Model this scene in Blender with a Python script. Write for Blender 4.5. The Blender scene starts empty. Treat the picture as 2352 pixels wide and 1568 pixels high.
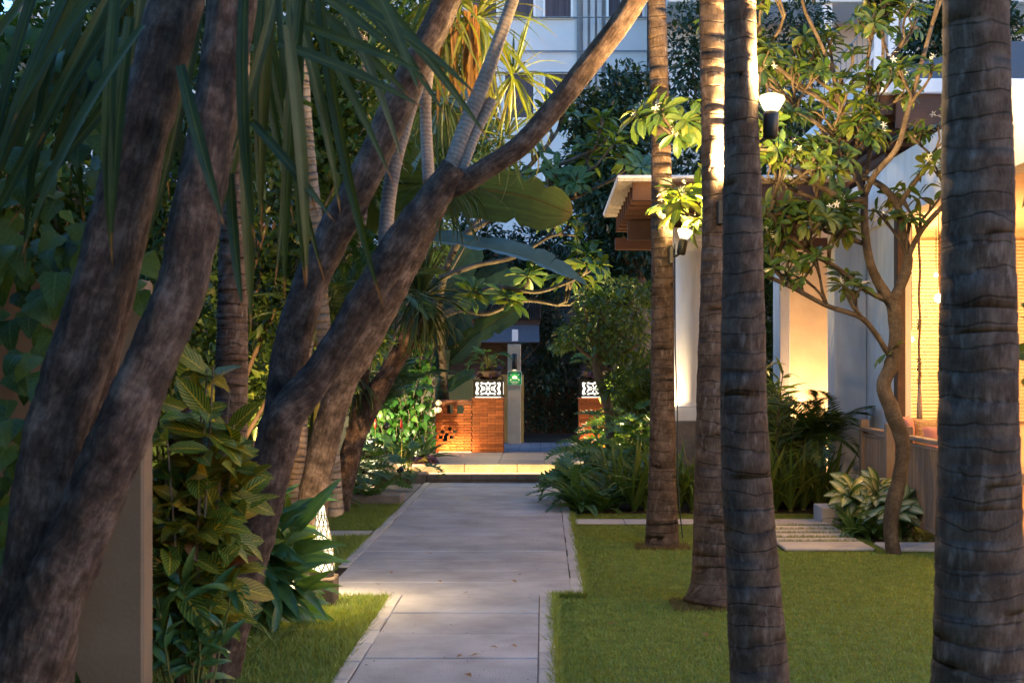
import bpy, math, random
import numpy as np
from mathutils import Vector, Matrix, Quaternion, noise as mnoise
R = math.radians
rnd = random.Random(7)
nrg = np.random.default_rng(7)

# ------------------------------------------------------------------ camera
scene = bpy.context.scene
CAMZ, FPX, VX, VY = 1.6, 3000.0, 1250.0, 845.0
cam_d = bpy.data.cameras.new('camera'); cam = bpy.data.objects.new('camera', cam_d)
scene.collection.objects.link(cam); scene.camera = cam
cam.location = (0, 0, CAMZ); cam.rotation_euler = (R(90), 0, 0)
cam_d.sensor_width = 36; cam_d.lens = FPX / 2352 * 36
cam_d.shift_x = (1176 - VX) / 2352; cam_d.shift_y = (VY - 784) / 2352
cam_d.clip_start = 0.05; cam_d.clip_end = 1500
cam_d.dof.use_dof = True; cam_d.dof.focus_distance = 15.5; cam_d.dof.aperture_fstop = 5.6
# ------------------------------------------------------------------ sky, sun, exposure
SUN_EL, SUN_ROT = 1.5, 110.0
world = bpy.data.worlds.new('World'); scene.world = world; world.use_nodes = True
wn = world.node_tree; wn.nodes.clear()
wo = wn.nodes.new('ShaderNodeOutputWorld'); wb = wn.nodes.new('ShaderNodeBackground')
sky = wn.nodes.new('ShaderNodeTexSky'); sky.sky_type = 'NISHITA'; sky.sun_disc = False
sky.sun_elevation = R(SUN_EL); sky.sun_rotation = R(SUN_ROT); sky.ozone_density = 3.3; sky.air_density = 1.0; sky.dust_density = 0.3
wb.inputs['Strength'].default_value = 0.15
wn.links.new(sky.outputs[0], wb.inputs[0]); wn.links.new(wb.outputs[0], wo.inputs[0])
sun_d = bpy.data.lights.new('sun', 'SUN'); sun = bpy.data.objects.new('sun', sun_d)
scene.collection.objects.link(sun)
sun_d.energy = 0.02; sun_d.angle = R(12); sun_d.color = (1.0, 0.85, 0.7)
sun.rotation_euler = (R(90 - SUN_EL), 0, R(180 - SUN_ROT))
scene.view_settings.view_transform = 'Standard'; scene.view_settings.look = 'None'
scene.view_settings.gamma = 1.0; scene.view_settings.use_curve_mapping = False
scene.view_settings.exposure = 4.4
LK = 0.36     # scale of all lamps
scene.render.engine = 'CYCLES'
cy = scene.cycles
cy.use_denoising = True
try: cy.denoiser = 'OPENIMAGEDENOISE'
except Exception: pass
cy.max_bounces = 6; cy.diffuse_bounces = 3; cy.glossy_bounces = 2; cy.transmission_bounces = 4; cy.transparent_max_bounces = 6
cy.sample_clamp_indirect = 3.0; cy.sample_clamp_direct = 0.0
cy.caustics_reflective = False; cy.caustics_refractive = False

# ------------------------------------------------------------------ helpers
def P(px, py, Y):
    return Vector(((px - VX) * Y / FPX, Y, CAMZ - (py - VY) * Y / FPX))
def GY(py, z=0.0):
    return (CAMZ - z) * FPX / (py - VY)
def lerp(a, b, t): return a + (b - a) * t

C = scene.collection
def link(o, parent=None):
    C.objects.link(o)
    if parent is not None: o.parent = parent
    return o
def tag(o, label=None, cat=None, group=None, kind=None):
    if label: o['label'] = label
    if cat: o['category'] = cat
    if group: o['group'] = group
    if kind: o['kind'] = kind
    return o
def thing(name, label, cat, loc=(0, 0, 0), group=None):
    o = bpy.data.objects.new(name, None); o.empty_display_size = 0.1
    o.location = loc; link(o)
    bpy_parent_inv[o.name] = Matrix.Translation(Vector(loc)).inverted()
    return tag(o, label, cat, group)
bpy_parent_inv = {}
def attach(o, parent):
    """parent o (whose matrix is given in world space) to a thing that is only translated"""
    o.parent = parent
    if parent.name in bpy_parent_inv:
        o.matrix_parent_inverse = bpy_parent_inv[parent.name]

class MB:
    def __init__(s): s.v = []; s.f = []; s.uv = []; s.n = 0
    def add(s, vs, fs, uvs=None):
        b = len(s.v); s.v += [tuple(p) for p in vs]
        s.uv += list(uvs) if uvs else [(p[0], p[1]) for p in vs]
        s.f += [tuple(i + b for i in f) for f in fs]
    def box(s, x0, x1, y0, y1, z0, z1, M=None):
        vs = [Vector((x, y, z)) for z in (z0, z1) for y in (y0, y1) for x in (x0, x1)]
        if M is not None: vs = [M @ p for p in vs]
        s.add(vs, [(0, 2, 3, 1), (4, 5, 7, 6), (0, 1, 5, 4), (2, 6, 7, 3), (0, 4, 6, 2), (1, 3, 7, 5)])
    def bbox(s, x0, x1, y0, y1, z0, z1, b=0.006, M=None):
        """box with chamfered edges"""
        b = min(b, (x1-x0)*.3, (y1-y0)*.3, (z1-z0)*.3)
        c = Vector(((x0+x1)/2, (y0+y1)/2, (z0+z1)/2)); h = Vector(((x1-x0)/2, (y1-y0)/2, (z1-z0)/2))
        idx = {}; vs = []
        for sx in (-1, 1):
            for sy in (-1, 1):
                for sz in (-1, 1):
                    for a in range(3):
                        e = Vector((sx*h.x, sy*h.y, sz*h.z))
                        for k in range(3):
                            if k != a: e[k] -= (sx, sy, sz)[k] * b
                        idx[(sx, sy, sz, a)] = len(vs); p = c + e; vs.append(M @ p if M is not None else p)
        fs = []
        for a in range(3):
            u, w = (a+1) % 3, (a+2) % 3
            for sgn in (-1, 1):
                q = []
                for (i, j) in ((-1, -1), (1, -1), (1, 1), (-1, 1)):
                    t = [0, 0, 0]; t[a] = sgn; t[u] = i; t[w] = j; q.append(idx[(*t, a)])
                fs.append(q if sgn > 0 else q[::-1])
        for a in range(3):
            u, w = (a+1) % 3, (a+2) % 3
            for i in (-1, 1):
                for j in (-1, 1):
                    t0 = [0, 0, 0]; t1 = [0, 0, 0]; t0[a] = -1; t1[a] = 1
                    t0[u] = t1[u] = i; t0[w] = t1[w] = j
                    q = [idx[(*t0, u)], idx[(*t1, u)], idx[(*t1, w)], idx[(*t0, w)]]
                    fs.append(q if i * j < 0 else q[::-1])
        for sx in (-1, 1):
            for sy in (-1, 1):
                for sz in (-1, 1):
                    q = [idx[(sx, sy, sz, k)] for k in range(3)]
                    fs.append(q if sx*sy*sz > 0 else q[::-1])
        s.add(vs, fs)
    def tube(s, pts, rad, n=10, cap=True, wob=0.0, seed=0, knots=None):
        pts = [Vector(p) for p in pts]; L = 0; rr = random.Random(seed)
        up = Vector((0.3, 1, 0.1)).normalized(); rings = []; uvs = []; ph = rr.random() * 6
        for i, p in enumerate(pts):
            t = (pts[min(i+1, len(pts)-1)] - pts[max(i-1, 0)]).normalized()
            up = (up - t * up.dot(t))
            if up.length < 1e-4: up = t.orthogonal()
            up.normalize(); sd = t.cross(up)
            if i: L += (p - pts[i-1]).length
            r = rad[i] if isinstance(rad, (list, tuple)) else rad
            for k in range(n + 1):
                a = 2 * math.pi * (k % n) / n
                q = r * (1 + wob * (math.sin(a * 3 + ph + L * 5) * .5 + math.sin(a * 2 - L * 9 + ph) * .5 + (math.sin(a*7+L*23)*.25)))
                dr_ = up * math.cos(a) + sd * math.sin(a)
                if knots:
                    w_ = p + dr_ * r; q *= 1 + knots * (mnoise.noise(w_ * 7) * .9 + mnoise.noise(w_ * 19) * .55 + mnoise.noise(Vector((w_.x * 60, w_.y * 60, w_.z * 16))) * .4 - .9 * max(0, mnoise.noise(w_ * 13 + Vector((9, 3, 5))) - .32))
                rings.append(p + dr_ * q); uvs.append((a * r, L) if k < n else (2*math.pi*r, L))
        fs = []
        for i in range(len(pts) - 1):
            for k in range(n):
                a = i * (n+1) + k; fs.append((a, a+1, a+n+2, a+n+1))
        if cap:
            fs.append(tuple(range(n))[::-1]); b = (len(pts)-1) * (n+1); fs.append(tuple(range(b, b+n)))
        s.add(rings, fs, uvs)
    def lathe(s, prof, c=(0, 0, 0), n=20, M=None):
        c = Vector(c); vs = []; fs = []
        for (r, z) in prof:
            for k in range(n):
                a = 2*math.pi*k/n; p = Vector((r*math.cos(a), r*math.sin(a), z)); p = (M @ p) if M is not None else p + c
                vs.append(p)
        for i in range(len(prof)-1):
            for k in range(n):
                a = i*n+k; b = i*n+(k+1) % n; fs.append((a, b, b+n, a+n))
        fs.append(tuple(range(n))[::-1]); b = (len(prof)-1)*n; fs.append(tuple(range(b, b+n)))
        s.add(vs, fs)
    def prism(s, pts2, y0, y1, M):
        """polygon in local xz extruded along local y"""
        n = len(pts2)
        vs = [M @ Vector((p[0], y0, p[1])) for p in pts2] + [M @ Vector((p[0], y1, p[1])) for p in pts2]
        fs = [tuple(range(n)), tuple(range(n, 2*n))[::-1]] + [(i, i+n, (i+1) % n + n, (i+1) % n) for i in range(n)]
        s.add(vs, fs)
    def mesh(s, name, mat=None, smooth=False):
        me = bpy.data.meshes.new(name); me.from_pydata(s.v, [], s.f)
        uvl = me.uv_layers.new(name='UVMap')
        li = np.empty(len(me.loops), np.int32); me.loops.foreach_get('vertex_index', li)
        uvl.data.foreach_set('uv', np.asarray(s.uv, np.float32)[li].ravel())
        if smooth: me.shade_smooth()
        if mat: me.materials.append(mat)
        me.update(); return me
    def build(s, name, mat, parent=None, smooth=False):
        o = bpy.data.objects.new(name, s.mesh(name, mat, smooth)); C.objects.link(o)
        if parent is not None: attach(o, parent)
        return o

def smooth_path(pts, k=5):
    """catmull-rom through a list of (Vector, radius)"""
    out = []
    n = len(pts)
    for i in range(n - 1):
        p0, p1, p2, p3 = pts[max(i-1, 0)], pts[i], pts[i+1], pts[min(i+2, n-1)]
        for j in range(k):
            t = j / k
            def cr(a, b, c, d): return 0.5 * ((2*b) + (c-a)*t + (2*a-5*b+4*c-d)*t*t + (3*b-a-3*c+d)*t*t*t)
            out.append((cr(p0[0], p1[0], p2[0], p3[0]), max(1e-3, cr(p0[1], p1[1], p2[1], p3[1]))))
    out.append(pts[-1]); return [q[0] for q in out], [q[1] for q in out]

def quick_mesh(name, V, F, mat, smooth=False):
    """V (n,3), F (m,k) numpy -> mesh, fast"""
    me = bpy.data.meshes.new(name); k = F.shape[1]
    me.vertices.add(len(V)); me.vertices.foreach_set('co', V.astype(np.float32).ravel())
    me.loops.add(F.size); me.loops.foreach_set('vertex_index', F.astype(np.int32).ravel())
    me.polygons.add(len(F)); me.polygons.foreach_set('loop_start', np.arange(0, F.size, k, dtype=np.int32))
    me.update(calc_edges=True)
    if mat: me.materials.append(mat)
    if smooth: me.shade_smooth()
    return me

# ------------------------------------------------------------------ materials
def nt(name):
    m = bpy.data.materials.new(name); m.use_nodes = True
    t = m.node_tree; t.nodes.clear(); out = t.nodes.new('ShaderNodeOutputMaterial')
    return m, t, out
def nd(t, typ, **kw):
    n = t.nodes.new(typ)
    for k, v in kw.items():
        if k in n.inputs.keys(): n.inputs[k].default_value = v
        else: setattr(n, k, v)
    return n
def ramp(t, fac, stops):
    r = t.nodes.new('ShaderNodeValToRGB'); t.links.new(fac, r.inputs[0])
    e = r.color_ramp.elements
    while len(e) > 1: e.remove(e[-1])
    e[0].position = stops[0][0]; e[0].color = (*stops[0][1], 1)
    for p, c in stops[1:]:
        q = e.new(p); q.color = (*c, 1)
    return r.outputs[0]
def mixc(t, fac, a, b, mode='MIX'):
    m = t.nodes.new('ShaderNodeMix'); m.data_type = 'RGBA'; m.blend_type = mode
    for i, x in ((0, fac), (6, a), (7, b)):
        if hasattr(x, 'links'): t.links.new(x, m.inputs[i])
        elif i == 0: m.inputs[0].default_value = x
        else: m.inputs[i].default_value = (*x, 1)
    return m.outputs[2]
def math_(t, op, a, b=None):
    m = t.nodes.new('ShaderNodeMath'); m.operation = op
    for i, x in enumerate((a, b)):
        if x is None: continue
        if hasattr(x, 'links'): t.links.new(x, m.inputs[i])
        else: m.inputs[i].default_value = x
    return m.outputs[0]
def solid(name, c1, c2=None, rough=0.7, scale=8.0, bump=0.0, spec=0.3, coords='Object', stretch=(1, 1, 1), detail=6, metal=0.0, rand=0.0, bscale=None):
    """noise-mottled surface"""
    m, t, out = nt(name); c2 = c2 or tuple(x * .75 for x in c1)
    b = nd(t, 'ShaderNodeBsdfPrincipled', Roughness=rough, Metallic=metal); b.inputs['Specular IOR Level'].default_value = spec
    tc = nd(t, 'ShaderNodeTexCoord'); mp = nd(t, 'ShaderNodeMapping'); mp.inputs['Scale'].default_value = stretch
    t.links.new(tc.outputs[coords], mp.inputs[0])
    n = nd(t, 'ShaderNodeTexNoise', Scale=scale, Detail=detail, Roughness=0.6); t.links.new(mp.outputs[0], n.inputs[0])
    col = ramp(t, n.outputs[0], [(0.3, c2), (0.7, c1)])
    if rand:
        oi = nd(t, 'ShaderNodeObjectInfo'); v = math_(t, 'MULTIPLY_ADD', oi.outputs['Random'], 2 * rand)
        v.node.inputs[2].default_value = 1 - rand
        hs = nd(t, 'ShaderNodeHueSaturation'); t.links.new(v, hs.inputs['Value']); t.links.new(col, hs.inputs['Color']); col = hs.outputs[0]
    t.links.new(col, b.inputs['Base Color'])
    if bump:
        n2 = nd(t, 'ShaderNodeTexNoise', Scale=bscale or scale * 6, Detail=5); t.links.new(mp.outputs[0], n2.inputs[0])
        bp = nd(t, 'ShaderNodeBump', Strength=bump, Distance=0.01); t.links.new(n2.outputs[0], bp.inputs['Height']); t.links.new(bp.outputs[0], b.inputs['Normal'])
    t.links.new(b.outputs[0], out.inputs[0]); return m
def emit(name, col, strength):
    m, t, out = nt(name); e = nd(t, 'ShaderNodeEmission', Strength=strength); e.inputs[0].default_value = (*col, 1)
    t.links.new(e.outputs[0], out.inputs[0]); return m
def leafmat(name, c1, c2, c3=None, vein=None, rough=0.42, trans=0.35, vscale=14.0, vamt=0.6, mid=0.05, veinw=0.35, tcol=None, tip=0.0, spec=0.4, feather=0):
    """leaf: colour varies between leaves; optional midrib and side veins from the leaf's own UV"""
    m, t, out = nt(name)
    oi = nd(t, 'ShaderNodeObjectInfo'); ge = nd(t, 'ShaderNodeNewGeometry')
    f = math_(t, 'FRACT', math_(t, 'ADD', oi.outputs['Random'], ge.outputs['Random Per Island']))
    col = ramp(t, f, [(0, c1), (0.55, c2), (1, c3 or c2)])
    tc = nd(t, 'ShaderNodeTexCoord'); n = nd(t, 'ShaderNodeTexNoise', Scale=9.0, Detail=3); t.links.new(tc.outputs['Object'], n.inputs[0])
    col = mixc(t, 0.5, col, ramp(t, n.outputs[0], [(0.3, (.5, .5, .5)), (0.7, (1.25, 1.25, 1.25))]), 'MULTIPLY')
    bumpsrc = None
    if vein:
        sp = nd(t, 'ShaderNodeSeparateXYZ'); t.links.new(tc.outputs['UV'], sp.inputs[0])
        au = math_(t, 'ABSOLUTE', math_(t, 'SUBTRACT', sp.outputs[0], 0.5))
        ph = math_(t, 'SUBTRACT', math_(t, 'MULTIPLY', sp.outputs[1], vscale), math_(t, 'MULTIPLY', au, vscale * 0.55))
        st = math_(t, 'FRACT', ph); st = math_(t, 'LESS_THAN', math_(t, 'ABSOLUTE', math_(t, 'SUBTRACT', st, 0.5)), veinw * 0.5)
        mr = math_(t, 'LESS_THAN', au, mid)
        if feather: st = math_(t, 'MULTIPLY', st, math_(t, 'LESS_THAN', math_(t, 'ADD', au, math_(t, 'MULTIPLY', n.outputs[0], .12)), feather))
        vv = math_(t, 'MAXIMUM', math_(t, 'MULTIPLY', st, vamt), mr)
        col = mixc(t, vv, col, vein); bumpsrc = vv
    b = nd(t, 'ShaderNodeBsdfPrincipled', Roughness=rough); b.inputs['Specular IOR Level'].default_value = spec
    if tip and vein:
        tn = math_(t, 'ADD', sp.outputs[1], math_(t, 'MULTIPLY', n.outputs[0], .10))
        col = mixc(t, math_(t, 'MULTIPLY', ramp(t, tn, [(1.0 - .05, (0, 0, 0)), (1.0, (1, 1, 1))]), tip), col, (.20, .09, .03))
        st2 = nd(t, 'ShaderNodeTexNoise', Scale=1.0, Detail=3); mp_ = nd(t, 'ShaderNodeMapping'); mp_.inputs['Scale'].default_value = (16, 1.2, 1); t.links.new(tc.outputs['UV'], mp_.inputs[0]); t.links.new(mp_.outputs[0], st2.inputs[0])
        col = mixc(t, .7, col, ramp(t, st2.outputs[0], [(.3, (.45, .45, .45)), (.65, (1.3, 1.3, 1.3))]), 'MULTIPLY')
    t.links.new(col, b.inputs['Base Color'])
    tr = nd(t, 'ShaderNodeBsdfTranslucent')
    tcx = mixc(t, 1.0, col, tcol or (1.5, 1.35, 0.45), 'MULTIPLY'); t.links.new(tcx, tr.inputs[0])
    mx = nd(t, 'ShaderNodeMixShader'); mx.inputs[0].default_value = trans
    t.links.new(b.outputs[0], mx.inputs[1]); t.links.new(tr.outputs[0], mx.inputs[2]); t.links.new(mx.outputs[0], out.inputs[0])
    return m
def barkmat(name, c_dark, c_mid, c_light, ring=0.0, ringscale=9.0, fleck=0.0, stretch=(6, 6, 1.2), rough=0.85, bump=0.6, bdist=.012, zpale=None, blotch=4.0, ringw=0.2):
    """bark in the trunk's UV (metres round, metres along)"""
    m, t, out = nt(name)
    b = nd(t, 'ShaderNodeBsdfPrincipled', Roughness=rough); b.inputs['Specular IOR Level'].default_value = 0.25
    tc = nd(t, 'ShaderNodeTexCoord')
    n1 = nd(t, 'ShaderNodeTexNoise', Scale=blotch, Detail=7, Roughness=0.65); t.links.new(tc.outputs['Object'], n1.inputs[0])
    mp = nd(t, 'ShaderNodeMapping'); mp.inputs['Scale'].default_value = (stretch[0], stretch[2], 1); t.links.new(tc.outputs['UV'], mp.inputs[0])
    n2 = nd(t, 'ShaderNodeTexNoise', Scale=12.0, Detail=10, Roughness=0.78); t.links.new(mp.outputs[0], n2.inputs[0])
    f = math_(t, 'ADD', math_(t, 'MULTIPLY', n1.outputs[0], .55), math_(t, 'MULTIPLY', n2.outputs[0], .45))
    col = ramp(t, f, [(0.39, c_dark), (0.5, c_mid), (0.61, c_light)])
    h = n2.outputs[0]
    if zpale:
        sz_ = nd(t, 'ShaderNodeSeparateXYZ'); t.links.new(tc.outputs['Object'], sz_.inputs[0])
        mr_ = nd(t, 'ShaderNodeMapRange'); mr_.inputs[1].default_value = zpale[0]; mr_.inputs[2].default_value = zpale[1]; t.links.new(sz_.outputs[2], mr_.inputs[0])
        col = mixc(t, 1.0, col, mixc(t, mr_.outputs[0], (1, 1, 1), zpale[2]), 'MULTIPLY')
    if ring:
        sp = nd(t, 'ShaderNodeSeparateXYZ'); t.links.new(tc.outputs['UV'], sp.inputs[0])
        nw = nd(t, 'ShaderNodeTexNoise', Scale=3.0, Detail=3); t.links.new(tc.outputs['UV'], nw.inputs[0])
        ph = math_(t, 'ADD', math_(t, 'MULTIPLY', sp.outputs[1], ringscale), math_(t, 'MULTIPLY', nw.outputs[0], 1.6))
        fr = math_(t, 'ABSOLUTE', math_(t, 'SUBTRACT', math_(t, 'FRACT', ph), 0.5))
        r = ramp(t, fr, [(0.0, (1, 1, 1)), (ringw * .5, (.6, .6, .6)), (ringw, (0, 0, 0))])
        n4 = nd(t, 'ShaderNodeTexNoise', Scale=11.0, Detail=2); t.links.new(tc.outputs['UV'], n4.inputs[0])
        rr = math_(t, 'MULTIPLY', math_(t, 'MULTIPLY', r, ring), ramp(t, n4.outputs[0], [(.3, (.35, .35, .35)), (.6, (1, 1, 1))]))
        col = mixc(t, rr, col, tuple(x * .3 for x in c_dark))
        h = math_(t, 'SUBTRACT', h, math_(t, 'MULTIPLY', r, 0.9 * ring))
    if fleck:
        mp3 = nd(t, 'ShaderNodeMapping'); mp3.inputs['Scale'].default_value = (30, 11, 1); t.links.new(tc.outputs['UV'], mp3.inputs[0])
        n3 = nd(t, 'ShaderNodeTexNoise', Scale=1.0, Detail=2, Roughness=.5); t.links.new(mp3.outputs[0], n3.inputs[0])
        n5 = nd(t, 'ShaderNodeTexNoise', Scale=5.0, Detail=2); t.links.new(tc.outputs['Object'], n5.inputs[0])
        g = math_(t, 'MULTIPLY', ramp(t, n3.outputs[0], [(.52, (0, 0, 0)), (.74, (1, 1, 1))]), ramp(t, n5.outputs[0], [(.4, (.15, .15, .15)), (.65, (1, 1, 1))]))
        col = mixc(t, math_(t, 'MULTIPLY', g, fleck), col, (.25, .195, .165))
    t.links.new(col, b.inputs['Base Color'])
    bp = nd(t, 'ShaderNodeBump', Strength=bump, Distance=bdist); t.links.new(h, bp.inputs['Height']); t.links.new(bp.outputs[0], b.inputs['Normal'])
    t.links.new(b.outputs[0], out.inputs[0]); return m

M = {}
M['lawn'] = solid('lawn', (.14, .185, .04), (.09, .125, .028), rough=.9, scale=3.0, bump=.8, bscale=220, spec=.1)
M['grass'] = leafmat('grass_blade', (.155, .235, .045), (.19, .26, .052), (.25, .245, .07), rough=.6, trans=.3)
M['soil'] = solid('soil', (.06, .042, .03), (.025, .018, .013), rough=.95, scale=9, bump=1.0, spec=.1)
M['slab'] = solid('pebble_wash_slab', (.46, .44, .45), (.29, .275, .28), rough=.8, scale=2.2, bump=.9, bscale=150, rand=.07, spec=.25, detail=10)
M['border'] = solid('border_stone', (.43, .40, .38), (.34, .31, .30), rough=.75, scale=7, bump=.3, rand=.10)
M['strip'] = solid('strip_slab', (.46, .42, .38), (.34, .31, .28), rough=.8, scale=3, bump=.8, bscale=120, rand=.06)
M['stepstone'] = solid('step_stone', (.40, .36, .31), (.25, .21, .17), rough=.75, scale=6, bump=.4, rand=.08)
M['darkstone'] = solid('dark_step_stone', (.20, .16, .14), (.11, .09, .08), rough=.75, scale=8, bump=.5, rand=.1)
M['terr'] = solid('terrace_stone', (.21, .19, .19), (.15, .135, .14), rough=.7, scale=5, bump=.4, rand=.1)
M['drive'] = solid('drive_paver', (.17, .18, .22), (.11, .12, .15), rough=.6, scale=6, bump=.4, rand=.12)
M['brick'] = solid('brick', (.36, .105, .03), (.22, .06, .02), rough=.85, scale=18, bump=.6, rand=.32)
M['mortar'] = solid('mortar', (.17, .08, .045), (.11, .05, .03), rough=.95, scale=20)
M['coping'] = solid('coping', (.26, .10, .05), (.16, .06, .035), rough=.8, scale=12, bump=.5, rand=.15)
M['blackmetal'] = solid('black_metal', (.018, .016, .015), (.012, .011, .010), rough=.45, metal=.3, spec=.5)
M['greymetal'] = solid('grey_metal', (.12, .11, .10), (.08, .07, .065), rough=.5, metal=.5)
M['white'] = solid('white_render', (.80, .77, .76), (.62, .585, .58), rough=.85, scale=5, bump=.3, bscale=60, stretch=(1.2, 1.2, .22), detail=9)
M['cream'] = solid('cream_render', (.75, .61, .47), (.60, .46, .35), rough=.85, scale=3, detail=9, bump=.2, bscale=60)
M['beige'] = solid('beige_wall', (.17, .12, .078), (.12, .082, .052), rough=.85, scale=1.6, bump=.2, bscale=50, detail=9)
M['ochre'] = solid('ochre_wall', (.48, .30, .08), (.38, .22, .06), rough=.9, scale=2.5, bump=.2, bscale=50)
M['panelwall'] = solid('panel_render', (.13, .125, .11), (.085, .08, .072), rough=.9, scale=4, bump=.3)
M['greywall'] = solid('grey_block', (.22, .21, .22), (.15, .145, .155), rough=.9, scale=3, bump=.4, rand=.1)
M['hotel'] = solid('hotel_render', (.62, .62, .64), (.53, .53, .56), rough=.9, scale=.8, bump=.1, detail=10)
M['hotelpipe'] = solid('hotel_pipe', (.20, .22, .25), rough=.6)
M['frame'] = solid('white_frame', (.75, .76, .78), (.68, .69, .71), rough=.5)
M['glass'] = solid('window_glass', (.03, .035, .05), (.018, .02, .03), rough=.12, spec=.8, scale=2)
M['curtain'] = solid('curtain', (.10, .085, .10), (.045, .04, .055), rough=.9, scale=14, stretch=(1, 1, .02))
M['rafter'] = solid('stained_timber', (.10, .042, .022), (.06, .026, .014), rough=.6, scale=12, stretch=(.6, 8, 8), bump=.3, rand=.12)
M['darktimber'] = solid('dark_timber', (.085, .045, .03), (.05, .027, .018), rough=.6, scale=12, bump=.3, rand=.12)
M['soffit'] = solid('soffit_board', (.62, .57, .52), (.36, .31, .27), rough=.7, scale=6, stretch=(8, .6, 1), bump=.3, rand=.08)
M['teak'] = solid('weathered_teak', (.26, .19, .14), (.17, .12, .09), rough=.75, scale=16, stretch=(6, 6, .5), bump=.4, rand=.15)
M['deck'] = solid('deck_plank', (.30, .17, .10), (.19, .10, .06), rough=.7, scale=10, stretch=(1, 8, 1), bump=.3, rand=.15)
M['concrete'] = solid('concrete_block', (.44, .42, .42), (.34, .32, .33), rough=.85, scale=6, bump=.4)
M['awning'] = solid('awning_sheet', (.10, .10, .115), (.075, .075, .09), rough=.6, scale=30)
M['rope'] = solid('rope', (.34, .22, .13), (.20, .12, .07), rough=.9, scale=60, bump=.6)
M['tassel'] = solid('tassel', (.45, .32, .26), (.34, .22, .17), rough=.9, scale=30, stretch=(8, 8, .3))
M['cushionpink'] = solid('pink_cushion', (.45, .20, .17), (.36, .15, .13), rough=.9, scale=12)
M['cushiontan'] = solid('patterned_cushion', (.45, .30, .16), (.14, .08, .05), rough=.9, scale=28, stretch=(1, 1, 3))
M['signgreen'] = solid('sign_green', (.01, .20, .06), (.008, .16, .05), rough=.4)
M['signwhite'] = solid('sign_white', (.75, .78, .72), rough=.5)
M['pot'] = solid('dark_pot', (.09, .05, .035), (.05, .03, .022), rough=.6)
M['signpost'] = solid('sign_column', (.42, .36, .26), (.34, .28, .20), rough=.85, scale=6, bump=.2)
WARM = (1.0, 0.58, 0.24); WARM2 = (1.0, 0.72, 0.36)
M['glow'] = emit('lamp_glass_glow', (1.0, .80, .45), .22)
M['glowpanel'] = emit('lantern_panel_glow', (1.0, .93, .80), 0.10)
M['glowcone'] = emit('lantern_cone_glow', (1.0, .82, .52), .13)
M['strip_led'] = emit('led_strip_glow', (1.0, .70, .30), .14)
M['bulb'] = emit('bulb_glow', (1.0, .85, .5), .25)
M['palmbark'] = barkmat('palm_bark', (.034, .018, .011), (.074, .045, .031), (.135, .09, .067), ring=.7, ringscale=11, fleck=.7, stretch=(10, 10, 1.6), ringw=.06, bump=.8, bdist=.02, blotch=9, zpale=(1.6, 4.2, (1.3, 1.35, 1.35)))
M['palmbark2'] = barkmat('pale_ringed_palm_bark', (.12, .085, .06), (.21, .155, .115), (.30, .24, .19), ring=.75, ringscale=17, fleck=.15, stretch=(9, 9, 1.5), ringw=.2)
M['drac'] = barkmat('dragon_tree_bark', (.022, .012, .008), (.08, .050, .038), (.22, .152, .122), ring=.06, ringscale=28, fleck=.3, stretch=(5, 5, 1.0), blotch=9, bump=1.0, bdist=.03, ringw=.3)
M['dracpale'] = barkmat('pale_dragon_stem', (.13, .10, .085), (.22, .175, .15), (.32, .26, .22), ring=.4, ringscale=40, stretch=(5, 5, 3), blotch=4, bump=.5, ringw=.3)
M['frang'] = barkmat('frangipani_bark', (.036, .025, .017), (.068, .05, .036), (.125, .096, .07), ring=.12, ringscale=30, stretch=(5, 5, 3), blotch=7, bump=.6)
M['stem'] = barkmat('green_stem', (.07, .075, .02), (.11, .11, .03), (.15, .13, .05), bump=.2)
M['woodstem'] = barkmat('shrub_stem', (.08, .055, .035), (.13, .09, .06), (.19, .14, .09), bump=.4)
M['l_strap'] = leafmat('strap_leaf', (.018, .038, .014), (.026, .05, .015), (.06, .066, .016), vein=(.05, .07, .02), vamt=0, mid=.06, trans=.25, rough=.5, tip=.9, spec=.25)
M['l_strapY'] = leafmat('yellow_green_strap_leaf', (.075, .115, .02), (.11, .15, .025), (.15, .14, .03), vein=(.16, .17, .05), vamt=0, mid=.05, trans=.4, tip=.8)
M['l_dead'] = leafmat('dry_leaf', (.20, .09, .03), (.26, .14, .05), trans=.25, rough=.8)
M['l_croton'] = leafmat('croton_leaf', (.022, .07, .012), (.05, .11, .014), (.21, .13, .012), vein=(.36, .27, .03), vscale=11, vamt=.7, mid=.035, veinw=.26, trans=.25, spec=.2)
M['l_crotonR'] = leafmat('red_croton_leaf', (.10, .03, .016), (.15, .05, .02), (.12, .09, .025), vein=(.24, .10, .05), vscale=11, vamt=.6, mid=.04, veinw=.3, trans=.2)
M['l_ginger'] = leafmat('ginger_leaf', (.03, .09, .035), (.045, .115, .038), (.10, .16, .03), vein=(.06, .11, .03), vscale=30, vamt=.25, mid=.03, trans=.28, rough=.33)
M['l_shrub'] = leafmat('shrub_leaf', (.045, .095, .02), (.07, .125, .024), (.11, .15, .028), trans=.3)
M['l_dark'] = leafmat('dark_leaf', (.012, .032, .018), (.02, .045, .022), (.03, .055, .022), trans=.2, rough=.35)
M['l_mid'] = leafmat('mid_leaf', (.024, .058, .013), (.038, .078, .014), (.07, .10, .016), trans=.28)
M['l_bright'] = leafmat('bright_leaf', (.02, .085, .012), (.035, .11, .014), (.07, .14, .018), trans=.38)
M['l_heart'] = leafmat('creeper_leaf', (.02, .055, .016), (.032, .075, .017), (.08, .12, .018), vein=(.06, .10, .03), vscale=6, vamt=.3, mid=.03, trans=.3, spec=.25)
M['l_frang'] = leafmat('frangipani_leaf', (.03, .075, .02), (.055, .105, .017), (.12, .14, .02), vein=(.15, .17, .05), vscale=16, vamt=.12, mid=.03, trans=.35, rough=.4)
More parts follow.
